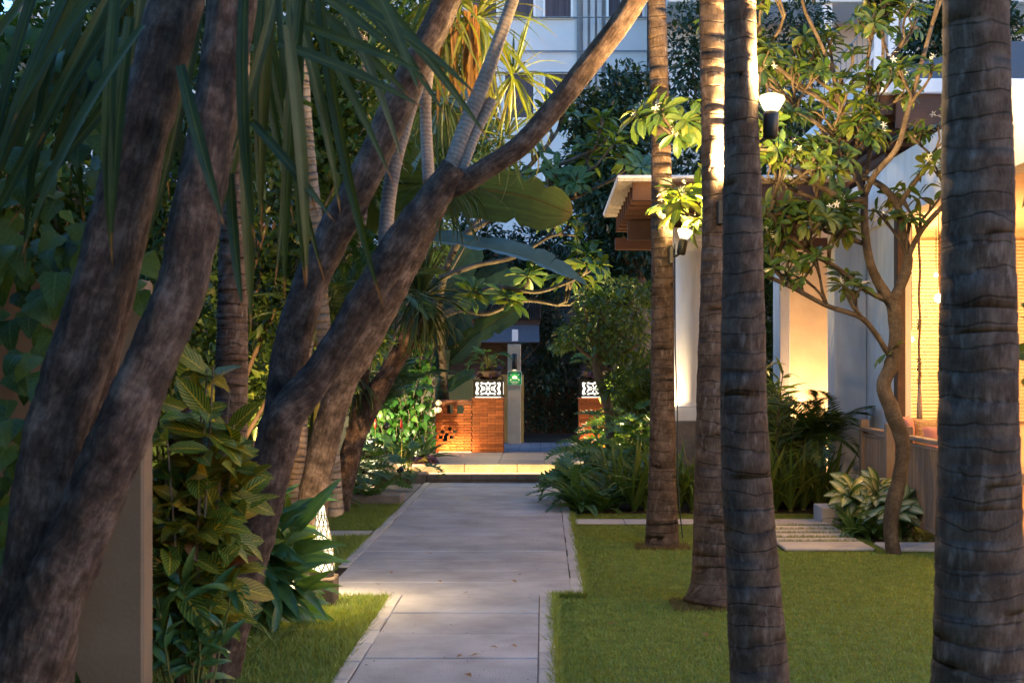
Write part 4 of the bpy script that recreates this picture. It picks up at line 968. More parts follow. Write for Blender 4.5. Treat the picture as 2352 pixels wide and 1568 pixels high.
# palm lamps
def palm_lamp(px, py, Y, s, label, e, bx, tilt):
    c = P(px, py, Y); t = thing('palm_lamp', label, 'lamp', c)
    q = Matrix.Translation(c) @ Matrix.Rotation(tilt, 4, 'Y')
    b = MB(); b.lathe([(.04*s, -.22*s), (.055*s, -.20*s), (.058*s, -.05*s), (.045*s, -.02*s)], n=18, M=q); b.build('body', M['blackmetal'], t, True)
    b = MB(); b.lathe([(.045*s, -.018*s), (.060*s, .0), (.095*s, .07*s), (.085*s, .092*s), (.05*s, .105*s)], n=20, M=q); b.build('glass', M['glow'], t, True)
    p0 = q @ Vector((0, 0, -.19*s)); b = MB(); b.tube([p0, p0 + Vector((bx*.5, 0, -.03)), p0 + Vector((bx, 0, -.03))], .016*s, 8); b.bbox(p0.x + bx - .02, p0.x + bx + .02, p0.y - .035, p0.y + .035, p0.z - .10, p0.z + .06, .006); b.build('bracket', M['blackmetal'], t)
    c0 = q @ Vector((0, 0, .15*s)); spot(t, c0, c0 + Vector((0, 0, 1)), e*1.1, (1.0, .64, .25), R(178), .25, .05); point(t, c0, e*.16, (1.0, .64, .25), .05)
palm_lamp(1772, 250, 6.1, .64, 'glowing lamp bracketed to the dark palm trunk', 110, -.085, .05)
palm_lamp(1571, 545, 11.55, .72, 'glowing lamp on the slender palm before the white column', 80, -.09, .18)

palm_lamp(1694, 430, 8.75, .8, 'glowing lamp on the flared palm hidden by the dark palm', 260, -.10, .1)
# ------------------------------------------------------------------ left wall with creeper, pillar
b = MB(); b.bbox(-2.45, -1.718, 5.6, 5.74, 0, 1.98, .012); tag(b.build('wall_pillar', M['beige']), 'plain beige wall pillar behind the leaning multi stem tree', 'pillar')
b = MB(); b.box(-3.9, -3.7, 2.5, 21.5, 0, 3.0); tag(b.build('garden_wall', M['beige']), 'long beige boundary wall behind the left planting', 'wall')
t = thing('wall_creeper', 'heart leaved creeper covering the dark wall beside the leaning tree', 'creeper', (-2.5, 5.4, 0))
bag = LeafBag(t, 240); rr = random.Random(21)
b = MB()
for i in range(9):
    x = -3.2 + i*.08; b.tube([(x + .03*math.sin(k*1.3 + i), 5.55 + .02*math.cos(k), .1 + k*.33) for k in range(10)], .006, 5)
b.build('stem', M['woodstem'], t)
for i in range(330):
    px = rr.uniform(-60, 330); py = rr.uniform(60, 1560); Y = rr.uniform(5.0, 5.55)
    if px > 160 and py > 700: continue
    c = P(px, py, Y); d = Vector((rr.uniform(-.5, .5), -rr.uniform(.25, .8), -rr.uniform(.3, 1.0)))
    bag.add(T['heart'][rr.randrange(2)], orient(c, d, Vector((rr.uniform(-.4, .4), -1, .5)), rr.uniform(.09, .16)))
bag.done()

t = thing('wall_creeper', 'dense dark creeper blanketing the long boundary wall', 'creeper', (-3.6, 9, 0)); b = MB()
for i in range(14): b.tube([(-3.68, 4.5 + i*.8 + .08*math.sin(k + i), .05 + k*.33) for k in range(10)], .01, 5)
b.build('stem', M['woodstem'], t)
cloud([(Vector((-3.55, 3.2 + i*.7, .5 + k*.75)), (.28, .5, .55)) for i in range(20) for k in range(4)], 16000, .13, M['l_heart'], 'foliage', t, 31, ratio=.7)
# ------------------------------------------------------------------ dragon trees on the left
def stem(b, pts, n=12, wob=.05, seed=0, k=6, knots=0):
    p, r = smooth_path([(P(x, y, Y), w*Y/FPX) for x, y, Y, w in pts], k); b.tube(p, r, n, wob=wob, seed=seed, knots=knots)
def head(bag, c, n, L, T_, el=(-70, 75), seed=0, az=(0, 360), squash=1.0):
    rr = random.Random(seed)
    for i in range(n):
        d = rdir(*el, *az, r=rr); e = math.asin(d.z)
        k = 4 if e > .9 else (0 if e > .45 else (1 if e > 0 else (2 if e > -.5 else 0)))
        if rr.random() < .3: k = min(3, k + 1) if k < 4 else 0
        bag.add(T[T_][k], orient(Vector(c) + d*.04, d, Vector((rr.uniform(-.3, .3), rr.uniform(-.3, .3), 1)), L*rr.uniform(.7, 1.12), rr.uniform(-.4, .4)))
def hang(bag, spec, T_, seed):
    """single drooping straps: root px, tip px at depth Y"""
    rr = random.Random(seed)
    for (x0, y0, x1, y1, Y) in spec:
        a, e = P(x0, y0, Y), P(x1, y1, Y - rr.uniform(0, .25)); d = (e - a)
        bag.add(T[T_][4 if d.z > -.2*d.length else 0], orient(a, d + Vector((0, 0, .10*d.length)), Vector((rr.uniform(-.5, .5), -1, .35)), d.length*1.02, rr.uniform(-.5, .5), wide=1.0/max(.6, d.length)*.95))
# tree 1 (nearest, leaning stems)
t1 = thing('dragon_tree', 'large leaning dragon tree with twin mottled stems before the beige pillar', 'tree', (-1.95, 4.5, 0))
b = MB(); stem(b, [(20, 1960, 4.5, 135), (45, 1700, 4.5, 105), (75, 1480, 4.5, 95), (100, 1280, 4.5, 82), (130, 1000, 4.5, 72), (200, 760, 4.5, 66), (285, 450, 4.5, 62), (360, 180, 4.5, 60), (420, -40, 4.5, 58), (480, -260, 4.5, 55)], 44, .04, 1, 18, .10)
stem(b, [(60, 1560, 4.42, 70), (110, 1400, 4.40, 72), (190, 1210, 4.38, 70), (270, 1010, 4.36, 63), (350, 820, 4.36, 58), (420, 650, 4.36, 56), (465, 430, 4.36, 55), (505, 200, 4.36, 54), (535, 0, 4.36, 52), (570, -220, 4.36, 48)], 44, .05, 2, 18, .14)
stem(b, [(170, 1180, 4.62, 26), (220, 900, 4.62, 34), (270, 700, 4.62, 33), (320, 500, 4.62, 28), (365, 300, 4.64, 22), (390, 150, 4.66, 18)], 24, .04, 3, 16, .07)
b.build('trunk', M['drac'], t1, True)
bag = LeafBag(t1, 300); rr = random.Random(31)
spec = []
for i in range(15):  # left fan sweeping down-left
    x = rr.uniform(120, 480); spec.append((x, rr.uniform(-160, -20), x - rr.uniform(80, 420), rr.uniform(250, 620), rr.uniform(4.75, 5.3)))
for i in range(9):  # hanging in front of the stems
    x = rr.uniform(180, 620); spec.append((x, rr.uniform(-200, -40), x + rr.uniform(-90, 90), rr.uniform(300, 600), rr.uniform(4.9, 5.4)))
for i in range(12):  # right hanging curtain
    x = rr.uniform(560, 760); spec.append((x, rr.uniform(-160, 20), x + rr.uniform(-120, 160), rr.uniform(380, 740), rr.uniform(4.3, 5.6)))
for i in range(11):  # sweeping right
    x = rr.uniform(600, 820); spec.append((x, rr.uniform(-140, 30), x + rr.uniform(130, 360), rr.uniform(100, 420), rr.uniform(4.4, 5.6)))
spec += [(270, -40, 215, 600, 4.1), (300, 40, 230, 560, 4.12), (415, 150, 485, 505, 4.2), (660, 60, 725, 640, 4.3), (580, 280, 745, 500, 4.35), (640, 100, 960, 250, 4.4), (700, 60, 955, 180, 4.4), (560, 250, 575, 750, 4.5), (530, 400, 535, 700, 4.5), (240, -40, 10, 270, 4.1), (330, 60, 0, 560, 4.0)]
hang(bag, spec, 'strap', 5)
head(bag, P(420, -420, 4.9), 9, .8, 'strap', seed=2); head(bag, P(720, -300, 5.4), 9, .8, 'strap', seed=3)
bag.done()
# tree 2
t2 = thing('dragon_tree', 'forked dragon tree with a sawn limb beside the walkway lamp', 'tree', (-1.63, 6.7, 0))
b = MB(); stem(b, [(500, 1590, 6.65, 50), (515, 1500, 6.65, 44), (560, 1330, 6.65, 44), (610, 1130, 6.65, 46), (655, 960, 6.65, 47), (740, 850, 6.65, 36), (830, 700, 6.65, 37), (920, 560, 6.6, 38), (1000, 450, 6.6, 37), (1045, 385, 6.6, 33)], 36, .06, 4, 16, .12)
stem(b, [(620, 1090, 6.75, 34), (640, 950, 6.8, 36), (665, 820, 6.85, 40), (710, 660, 6.85, 40), (770, 530, 6.85, 39), (840, 400, 6.85, 38), (920, 230, 6.9, 36), (1000, 60, 6.9, 32), (1060, -80, 6.9, 28)], 32, .05, 5, 14, .07)
stem(b, [(1000, 440, 6.62, 26), (1050, 425, 6.62, 25), (1120, 385, 6.6, 25), (1200, 330, 6.6, 25), (1280, 240, 6.6, 25), (1350, 150, 6.6, 26), (1420, 60, 6.6, 26), (1470, -20, 6.6, 26), (1540, -130, 6.6, 24)], 28, .03, 6, 12, .05)
b.build('trunk', M['drac'], t2, True)
b = MB(); stem(b, [(1030, 400, 6.7, 18), (1065, 300, 6.75, 18), (1110, 190, 6.8, 17), (1150, 80, 6.8, 15), (1185, -20, 6.8, 14), (1210, -90, 6.8, 12)], 12, .03, 7)
stem(b, [(1060, 395, 6.7, 12), (1090, 310, 6.8, 13), (1130, 230, 6.85, 12)], 10, .03, 8)
stem(b, [(885, 560, 6.9, 17), (890, 480, 6.95, 17), (905, 380, 7.0, 17), (935, 270, 7.05, 16), (975, 150, 7.1, 15), (1015, 40, 7.1, 13)], 12, .03, 9)
stem(b, [(985, 420, 7.1, 14), (980, 330, 7.2, 14), (978, 230, 7.2, 13), (990, 120, 7.2, 12), (1005, 40, 7.2, 10)], 12, .03, 10)
b.build('limb', M['dracpale'], t2, True)
bag = LeafBag(t2, 300)
head(bag, P(1092, 45, 7.6), 70, .55, 'strapY', (-85, 60), 12); head(bag, P(1180, 175, 8.4), 46, .46, 'strapY', (-60, 85), 13); head(bag, P(1000, 0, 7.4), 50, .6, 'strapY', (-85, 50), 14)
head(bag, P(1020, 230, 9.0), 40, .5, 'strap', (-80, 60), 15); head(bag, P(1160, 320, 9.2), 40, .45, 'strapY', (-60, 70), 16)
bag.done()
bag = LeafBag(t2, 60, 'dry_leaf'); rr = random.Random(5)
for i in range(26):
    a = P(1030 + rr.uniform(-30, 70), rr.uniform(10, 80), 7.4); bag.add(T['dead'][0], orient(a, (rr.uniform(-.15, .15), rr.uniform(-.1, .1), -1), Vector((0, -1, 0)), rr.uniform(.3, .55)))
bag.done()
# tree 3 (dark stem parallel to tree 2)
t3 = thing('dragon_tree', 'dark leaning dragon tree trunk behind the walkway lamp', 'tree', (-1.75, 9.5, 0))
b = MB(); stem(b, [(700, 1370, 9.5, 40), (712, 1200, 9.5, 36), (735, 1060, 9.5, 33), (780, 900, 9.5, 32), (850, 770, 9.5, 31), (905, 670, 9.5, 29), (960, 560, 9.5, 26), (1010, 470, 9.5, 22)], 28, .06, 11, 14, .12); b.build('trunk', M['drac'], t3, True)
bag = LeafBag(t3, 120); head(bag, P(1030, 430, 9.6), 60, .5, 'strap', (-70, 80), 17); bag.done()
# tree 4 with round rosette
t4 = thing('dragon_tree', 'forked dragon tree with a round dark rosette near the steps', 'tree', (-2.2, 14.3, 0))
b = MB(); stem(b, [(775, 1185, 14.3, 26), (790, 1110, 14.3, 24), (815, 1010, 14.3, 24), (855, 920, 14.3, 25), (895, 850, 14.3, 22), (935, 780, 14.3, 20), (965, 700, 14.3, 17)], 14, .06, 12, 6)
stem(b, [(815, 1020, 14.3, 18), (822, 930, 14.3, 17), (838, 840, 14.3, 15), (850, 750, 14.3, 13), (845, 680, 14.3, 12)], 12, .05, 13, 6); b.build('trunk', M['drac'], t4, True)
bag = LeafBag(t4, 300); head(bag, P(965, 690, 14.2), 190, .66, 'strap', (-80, 88), 18); head(bag, P(845, 660, 14.6), 60, .55, 'strap', (-60, 80), 19); head(bag, P(820, 870, 14.2), 40, .55, 'strap', (-85, 20), 20); bag.done()
# ringed palms among the planting
palm('areca_palm', [(680, 1238, 12.2, 22), (692, 900, 12.2, 17), (710, 765, 12.2, 16), (765, 650, 12.2, 15.5), (815, 555, 12.2, 15), (832, 420, 12.2, 14.5), (830, 0, 12.2, 13.5)], 'pale ringed palm stem rising upright among the dragon trees', M['palmbark2'], .06, n=16, seed=8)
palm('areca_palm', [(770, 1180, 10.0, 20), (730, 560, 10.0, 15), (705, 300, 10.0, 14), (685, 0, 10, 13)], 'thin ringed palm stem behind the hanging strap leaves', M['palmbark2'], .06, n=14, seed=9)
palm('palm_tree', [(530, 1330, 8.2, 42), (530, 1100, 8.2, 38), (533, 800, 8.2, 36), (538, 500, 8.2, 32), (545, 0, 8.2, 30)], 'dark rough palm trunk behind the croton bush', M['palmbark'], .05, n=20, seed=10)
# ------------------------------------------------------------------ banana plants
def banana_leaf(t, pts, hw, mat, seed=0, face=(0, -1, .3), tears=6, fold=.15, n=30):
    """pts: px, py, Y along the midrib; the blade tears along its edges"""
    rr = random.Random(seed); path, _ = smooth_path([(P(*p), 1.0) for p in pts], max(2, n // (len(pts)-1))); n = len(path) - 1
    face = Vector(face).normalized(); b = MB(); rows = []
    tear = sorted(rr.sample(range(4, n-1), min(tears, n-6))) if tears else []
    for side in (-1, 1):
        vs = []; fs = []; uv = []; sh = 0; tl = [i for i in tear if rr.random() < .65]
        for i, p in enumerate(path):
            v = i/n; tg = (path[min(n, i+1)] - path[max(0, i-1)]).normalized(); sd = tg.cross(face).normalized()*side; nm = sd.cross(tg)*side
            w = hw*pr_ban(v)*(1 + .06*rr.uniform(-1, 1))
            for rep in ((0, 1) if i in tl else (0,)):
                if rep: sh = rr.uniform(-.08, .08)
                dr = -.25*w*fold
                for k, f in ((0, 0), (1, .5), (2, 1.0)):
                    cut = .72 if (i in tl and k == 2) else 1
                    vs.append(p + sd*w*f*cut + nm*(fold*w*f) - Vector((0, 0, abs(sh)*w*f*1.2 + .12*w*f*f)) + tg*(.10*w*f)); uv.append((.5 + side*.5*f, v))
                if rep or i == 0: pass
            rows.append(None)
        m = len(vs)//3; seq = []
        idx = 0
        for i in range(n+1):
            c = 2 if i in tl else 1; seq.append((idx, idx + c - 1)); idx += c
        for i in range(n):
            a = seq[i][1]*3; d = seq[i+1][0]*3
            for k in range(2):
                q = (a+k, a+k+1, d+k+1, d+k); fs.append(q if side > 0 else q[::-1])
        b.add(vs, fs, uv)
    b.tube(path, [.018*(1 - .8*i/n) for i in range(n+1)], 6)
    return b.build('leaf', mat, t, True)
ba = thing('banana_plant', 'banana plant with a broad hanging leaf and a blue grey leaf', 'banana plant', P(700, 1236, 12.4))
b = MB(); b.tube([P(700, 1230, 12.4), P(745, 900, 12.4), P(850, 620, 12.4)], [.11, .09, .06], 12, wob=.03); b.tube([P(850, 620, 12.4), P(830, 480, 12.3), P(850, 420, 12.1)], [.04, .025, .018], 8); b.tube([P(850, 620, 12.4), P(840, 550, 12.6), P(870, 530, 12.8)], [.04, .025, .018], 8); b.build('stem', M['stem'], ba, True)
banana_leaf(ba, [(850, 418, 12.1), (960, 422, 11.9), (1100, 434, 11.8), (1220, 455, 11.7), (1316, 492, 11.7)], .24, M['l_banana'], 1, (.05, -1, .1), 7, .05)
banana_leaf(ba, [(858, 535, 12.9), (950, 548, 12.8), (1060, 560, 12.7), (1170, 580, 12.7), (1260, 612, 12.7), (1348, 655, 12.7)], .19, M['l_teal'], 2, (.15, -.55, 1), 12, .45)
banana_leaf(ba, [(840, 560, 12.3), (780, 440, 12.2), (760, 330, 12.0), (790, 230, 11.8)], .28, M['l_banana'], 3, (.1, -1, .1), 4, .1)
banana_leaf(ba, [(860, 520, 12.6), (900, 400, 12.8), (960, 300, 13.0), (1060, 270, 13.2)], .30, M['l_banana'], 4, (.1, -1, .5), 6, .1)
banana_leaf(ba, [(860, 500, 12.6), (940, 330, 13.0), (1020, 240, 13.2), (1110, 180, 13.4)], .20, M['l_teal'], 5, (.1, -.5, 1), 5, .2)
bb_ = thing('banana_plant', 'banana plant with upright dark leaves behind the brick wall', 'banana plant', (-1.75, 21.7, .2))
b = MB(); b.tube([(-1.75, 21.7, .1), (-1.72, 21.7, 1.2), (-1.6, 21.65, 1.9)], [.12, .09, .05], 12, wob=.03); b.build('stem', M['stem'], bb_, True)
BY = 21.9
banana_leaf(bb_, [(1020, 760, BY), (1045, 640, BY), (1070, 590, BY), (1105, 560, BY)], .26, M['l_darkban'], 6, (.2, -1, .3), 4, .15)
banana_leaf(bb_, [(1020, 790, BY), (1080, 700, BY-.2), (1150, 650, BY-.3), (1200, 640, BY-.3)], .22, M['l_darkban'], 7, (0, -1, .2), 5, .1)
banana_leaf(bb_, [(1030, 830, BY), (1090, 770, BY-.2), (1150, 730, BY-.3), (1200, 705, BY-.4)], .22, M['l_banana'], 8, (-.3, -1, .4), 3, .2)
banana_leaf(bb_, [(1005, 860, BY), (1018, 790, BY), (1030, 720, BY), (1024, 650, BY)], .20, M['l_darkban'], 9, (.2, -1, .1), 3, .2)
banana_leaf(bb_, [(1012, 905, BY-.3), (1045, 880, BY-.3), (1075, 862, BY-.3), (1092, 860, BY-.3)], .17, M['l_strapY'], 10, (-.2, -.6, .8), 2, .3)
banana_leaf(bb_, [(1050, 720, BY+.3), (1120, 640, BY+.2), (1160, 600, BY+.2)], .22, M['l_darkban'], 11, (.3, -1, .2), 3, .1)

# ------------------------------------------------------------------ frangipani trees
def flower(t, c, s, rr):
    for k in range(3):
        b = MB(); cc = Vector(c) + Vector((rr.uniform(-s, s), rr.uniform(-s, s), rr.uniform(-s, s)))*1.1
        n = rdir(0, 80, 200, 340, rr); u = n.orthogonal().normalized(); w = n.cross(u)
        for i in range(5):
            a = i*1.2566; d = u*math.cos(a) + w*math.sin(a); e = u*math.cos(a+.7) + w*math.sin(a+.7)
            b.add([cc, cc + d*s*.6 + n*s*.15, cc + (d+e)*.55*s + n*s*.12, cc + e*s*.35 + n*s*.05], [(0, 1, 2, 3)])
        b.build('flower', M['petal'], t)
def frangipani(t, mains, gen, L0, seed, cap=300, leafL=(.16, .26), per=(7, 11), flowers=.12, leafT='frang', keep=None, bias=(0, 0, .35), w0=None, mat='frang'):
    rr = random.Random(seed); b = MB(); bag = LeafBag(t, cap); tips = []
    def grow(p, d, r, g, L):
        if g == 0 or (keep and not keep(p)): tips.append((p, d, r)); return
        for k in range(2 if rr.random() < .65 else 3):
            dd = (d + Vector((rr.uniform(-1, 1), rr.uniform(-1, 1), rr.uniform(-.7, .9)))*.85 + Vector(bias)).normalized()
            l = L*rr.uniform(.7, 1.25); m = p + d*l*.3 + dd*l*.3 ; e = p + dd*l + Vector((0, 0, .04*l))
            r1 = max(.007, r*.74); b.tube([p, m, e], [r, (r + r1)/2, r1], 8, wob=.03, seed=rr.randrange(99))
            grow(e, (e - m).normalized(), r1, g-1, L*.82)
    for pts in mains:
        ctl = [(P(x, y, Y), w*(.76 if w < 13 else .86)*Y/FPX) for x, y, Y, w in pts]; p, r = smooth_path(ctl, 6); b.tube(p, r, 16, wob=.07, seed=rr.randrange(99), knots=.10 if pts[0][3] > 13 else .05)
        if len(pts[-1]) and pts[-1][3] < 12:
            grow(p[-1], (p[-1] - p[-3]).normalized(), r[-1], gen, L0)
            for q in range(1, len(p)-2):
                if rr.random() < .11 and r[q] < .035: grow(p[q], ((p[q+1]-p[q]).normalized() + Vector((rr.uniform(-1, 1), rr.uniform(-1, 1), rr.uniform(0, 1)))).normalized(), r[q]*.7, max(1, gen-1), L0*.8)
    b.build('trunk', M[mat], t, True)
    for p, d, r in tips:
        n = rr.randint(*per); u = d.orthogonal().normalized(); w = d.cross(u)
        for i in range(n):
            a = i*2.4; f = rr.uniform(.05, .9); dd = (d*f + u*math.cos(a) + w*math.sin(a)).normalized()
            bag.add(T[leafT][rr.randrange(3)], orient(p + d*rr.uniform(-.03, .02), dd, d + Vector((0, -.5, .5)), rr.uniform(*leafL), rr.uniform(-.3, .3)))
        if rr.random() < flowers: flower(t, p + d*.07, .035, rr)
    bag.done(); return tips
fr = thing('frangipani_tree', 'crooked frangipani tree with white flowers before the villa', 'tree', (3.02, 11.24, 0))
Yf = 11.24
mains = [
 [(2055, 1275, Yf, 20), (2046, 1225, Yf, 19), (2050, 1165, Yf, 21), (2066, 1090, Yf, 19), (2074, 1020, Yf, 20), (2050, 945, Yf, 21), (2030, 885, Yf, 20), (2050, 830, Yf, 19), (2058, 760, Yf, 18), (2050, 690, Yf, 19)],
 [(2050, 700, Yf, 16), (2015, 645, Yf, 14), (1995, 590, Yf-.05, 12.5), (1986, 520, Yf-.05, 12), (1985, 450, Yf-.1, 12.5)],
 [(1985, 460, Yf-.1, 11), (1930, 452, Yf-.2, 10), (1880, 425, Yf-.3, 9), (1820, 390, Yf-.4, 8), (1760, 365, Yf-.5, 7)],
 [(1985, 455, Yf-.1, 10), (1965, 390, Yf, 9), (1940, 320, Yf+.1, 8.5), (1928, 255, Yf+.1, 8)],
 [(1930, 260, Yf+.1, 7.5), (1880, 225, Yf, 7), (1830, 190, Yf-.1, 6.5), (1780, 150, Yf-.2, 6)],
 [(1928, 258, Yf+.1, 7), (1975, 220, Yf+.2, 6.5), (2015, 170, Yf+.3, 6)],
 [(1985, 450, Yf-.1, 10), (2010, 400, Yf-.2, 9), (2060, 340, Yf-.3, 9), (2085, 260, Yf-.3, 8), (2110, 170, Yf-.3, 7), (2140, 60, Yf-.3, 6)],
 [(2050, 695, Yf, 15), (2085, 610, Yf+.05, 13), (2075, 540, Yf+.1, 12), (2060, 470, Yf+.1, 11), (2020, 425, Yf+.1, 10), (1965, 400, Yf+.2, 8.5)],
 [(2082, 600, Yf+.05, 8.5), (2110, 540, Yf, 8), (2150, 490, Yf-.1, 7.5), (2200, 440, Yf-.2, 7)],
 [(2060, 480, Yf+.1, 8), (2100, 420, Yf, 7.5), (2140, 370, Yf, 7), (2190, 320, Yf, 6)],
 [(2055, 825, Yf, 9.5), (2038, 808, Yf, 9), (2012, 768, Yf-.05, 8.5), (1975, 728, Yf-.1, 8), (1900, 702, Yf-.2, 7.5), (1820, 660, Yf-.3, 7), (1775, 640, Yf-.35, 6)],
 [(2035, 690, Yf, 8.5), (1980, 660, Yf-.05, 8), (1915, 610, Yf-.15, 7.5), (1850, 572, Yf-.3, 7), (1790, 520, Yf-.4, 6)],
 [(1985, 560, Yf, 7.5), (1945, 540, Yf-.1, 7), (1890, 470, Yf-.2, 6.5), (1830, 440, Yf-.3, 6)],
 [(1932, 262, Yf+.1, 6.5), (1915, 180, Yf, 6), (1885, 100, Yf-.1, 5.5), (1850, 30, Yf-.2, 5)],
 [(1990, 400, Yf, 7), (2005, 270, Yf+.1, 6), (1992, 150, Yf+.1, 5.5), (2012, 50, Yf+.2, 5)],
 [(1870, 422, Yf-.3, 6), (1840, 340, Yf-.4, 5.5), (1790, 300, Yf-.5, 5)],
 [(1940, 320, Yf+.1, 7), (1900, 300, Yf, 6.5), (1840, 260, Yf-.1, 6), (1790, 240, Yf-.2, 5.5)],
]
def keepf(p): return p.z > 2.0 or p.x < 2.6
frangipani(fr, mains, 3, .28, 4, leafL=(.12, .21), per=(7, 11), flowers=.16, keep=keepf)
# branch hanging between palms A and B
fr2 = thing('frangipani_tree', 'frangipani branches with lit flowers reaching between the two palms', 'tree', (1.94, 12.6, 0))
frangipani(fr2, [[(1712, 1220, 12.6, 14), (1715, 900, 12.6, 12.5), (1712, 600, 12.6, 12), (1700, 420, 12.6, 11.5), (1650, 330, 11.6, 9), (1600, 300, 10.9, 7), (1560, 310, 10.6, 5.5)],
  [(1712, 620, 12.6, 11), (1690, 560, 12.4, 9), (1640, 520, 11.8, 7), (1600, 500, 11.3, 5)]], 2, .17, 9, leafL=(.17, .27), per=(8, 12), flowers=.5)
# frangipani behind on the left of the gate
fr3 = thing('frangipani_tree', 'spreading frangipani with yellow green leaf rosettes by the gate', 'tree', (-1.56, 21.3, .24))
Yg = 19.4
frangipani(fr3, [
 [(1030, 1010, Yg+1.9, 12), (1022, 900, Yg+1.7, 11), (1012, 760, Yg+1.0, 10.5), (1015, 660, Yg+.3, 10.2), (1050, 560, Yg, 11.5), (1100, 520, Yg, 9), (1180, 480, Yg, 7), (1260, 440, Yg, 6), (1340, 400, Yg, 5)],
 [(1014, 720, Yg+.8, 8), (1060, 700, Yg-.1, 7), (1130, 660, Yg-.4, 7), (1230, 670, Yg-.5, 6), (1300, 650, Yg-.6, 5)],
 [(1014, 730, Yg+.8, 8), (1060, 712, Yg-.1, 7), (1120, 720, Yg-.3, 7), (1200, 690, Yg-.4, 6), (1280, 700, Yg-.4, 5)],
 [(1010, 640, Yg, 9), (1090, 610, Yg+.2, 8), (1180, 590, Yg+.3, 7), (1250, 550, Yg+.3, 5)],
 [(1050, 560, Yg, 9), (1120, 480, Yg+.3, 8), (1200, 400, Yg+.3, 7), (1260, 330, Yg+.3, 6)],
 [(1200, 400, Yg+.3, 7), (1280, 380, Yg+.2, 6), (1350, 350, Yg+.2, 5)],
 [(1180, 480, Yg, 7), (1280, 470, Yg, 6), (1390, 420, Yg, 5)]], 2, .30, 12, leafL=(.24, .40), per=(8, 12), flowers=.05)

# ------------------------------------------------------------------ leafy tree by the right pier
lt_ = thing('bushy_tree', 'small bushy tree with bent trunk in front of the right gate pier', 'tree', P(1400, 1100, 17.6))
b = MB(); stem(b, [(1402, 1110, 17.6, 10), (1400, 960, 17.6, 11), (1388, 905, 17.6, 11), (1372, 850, 17.6, 10), (1372, 790, 17.6, 9), (1380, 730, 17.6, 7)], 10, .05, 3)
for (x, y) in ((1300, 770), (1340, 700), (1440, 700), (1470, 790), (1420, 860), (1390, 670), (1480, 690)): stem(b, [(1374, 830, 17.6, 5), ((1374+x)/2, (830+y)/2 + 5, 17.6, 4), (x, y, 17.6 + rnd.uniform(-.4, .4), 2)], 7, .04, 3)
b.build('trunk', M['woodstem'], lt_, True)
cl = [(P(x, y, 17.6 + dz), (rx, .38, rz)) for x, y, rx, rz, dz in ((1375, 730, .34, .32, 0), (1320, 770, .24, .16, .1), (1440, 720, .32, .26, -.2), (1470, 790, .24, .26, 0), (1400, 800, .26, .2, -.2), (1350, 690, .2, .14, .2), (1430, 660, .24, .12, .2), (1440, 860, .22, .16, -.1), (1290, 795, .12, .06, 0), (1400, 890, .15, .12, -.2), (1490, 680, .16, .14, .2))]
rr = random.Random(77); bag = LeafBag(lt_, 300)
for i in range(300):
    c, r = cl[rr.randrange(len(cl))]; d = rdir(-50, 85, 180, 360, rr); p = c + Vector((d.x*r[0], d.y*r[1], d.z*r[2]))
    bag.add(T['shrub'][0], orient(p, d + Vector((rr.uniform(-.6, .6), rr.uniform(-.6, .6), rr.uniform(-.5, .5))), s=rr.uniform(.07, .12)))
bag.done(); cloud(cl, 2600, .10, M['l_shrub'], 'crown', lt_, 3)

# ------------------------------------------------------------------ big background trees, and unseen ones added for shade
def big_tree(base, h, clumps, n, size, mat, label, seed, group=None):
    t = thing('background_or_shade_tree', label, 'tree', base); b = MB(); bx, by, bz = base; rr = random.Random(seed)
    b.tube([(bx, by, bz), (bx + .1, by, h*.4), (bx - .1, by, h*.8)], [.2, .16, .1], 10, wob=.05)
    for c, r in clumps: b.tube([(bx, by, h*.45), ((bx + c.x)/2, (by + c.y)/2, (h*.45 + c.z)/2 + .2), tuple(c)], [.07, .05, .02], 6)
    b.build('trunk', M['woodstem'], t, True); cloud(clumps, n, size, mat, 'crown', t, seed); return t
def cl_px(spec, Y): return [(P(x, y, Y + dy), (rx*Y/FPX, rx*Y/FPX*.8, rz*Y/FPX)) for x, y, rx, rz, dy in spec]
big_tree((1.7, 24, 0), 6, cl_px([(1390, 330, 80, 110, 0), (1440, 230, 70, 90, .5), (1400, 450, 90, 90, -.3), (1450, 560, 90, 90, 0), (1400, 640, 90, 60, .2), (1330, 250, 50, 70, 0), (1480, 380, 60, 120, .3), (1340, 560, 60, 60, .6), (1340, 400, 60, 90, .4)], 24), 11000, .17, M['l_dark'], 'dense dark leaved tree in front of the hotel wall', 1)
big_tree((3.2, 25, 0), 8, cl_px([(1590, 150, 90, 160, 0), (1680, 80, 100, 140, .4), (1590, 380, 90, 120, .2), (1780, 250, 110, 150, .6), (1850, 60, 70, 80, .2), (1760, 480, 120, 100, 0), (1800, 650, 100, 120, .4)], 25), 10000, .17, M['l_dark'], 'dark tree rising behind the pergola roof', 2)
big_tree((7.0, 25, 0), 8, cl_px([(2130, 200, 60, 70, 0), (2100, 130, 50, 60, .3), (2170, 90, 60, 80, 0), (2060, 250, 50, 40, .2), (2350, 200, 80, 90, .2), (2260, 60, 90, 90, .2), (2160, 20, 50, 50, 0)], 25), 6500, .16, M['l_dark'], 'dark tree rising behind the white villa roof', 3)
big_tree((-5.5, 14, 0), 7, cl_px([(100, 100, 220, 260, 0), (450, 60, 200, 220, .5), (650, 200, 180, 220, 0), (250, 450, 220, 260, .4), (500, 480, 200, 220, .6), (800, 60, 160, 160, .6), (60, 800, 200, 260, 0), (-150, 400, 250, 300, 0), (700, 560, 130, 160, 1.2)], 15.5), 12000, .20, M['l_dark'], 'tall dark tree closing the view behind the left planting', 4)
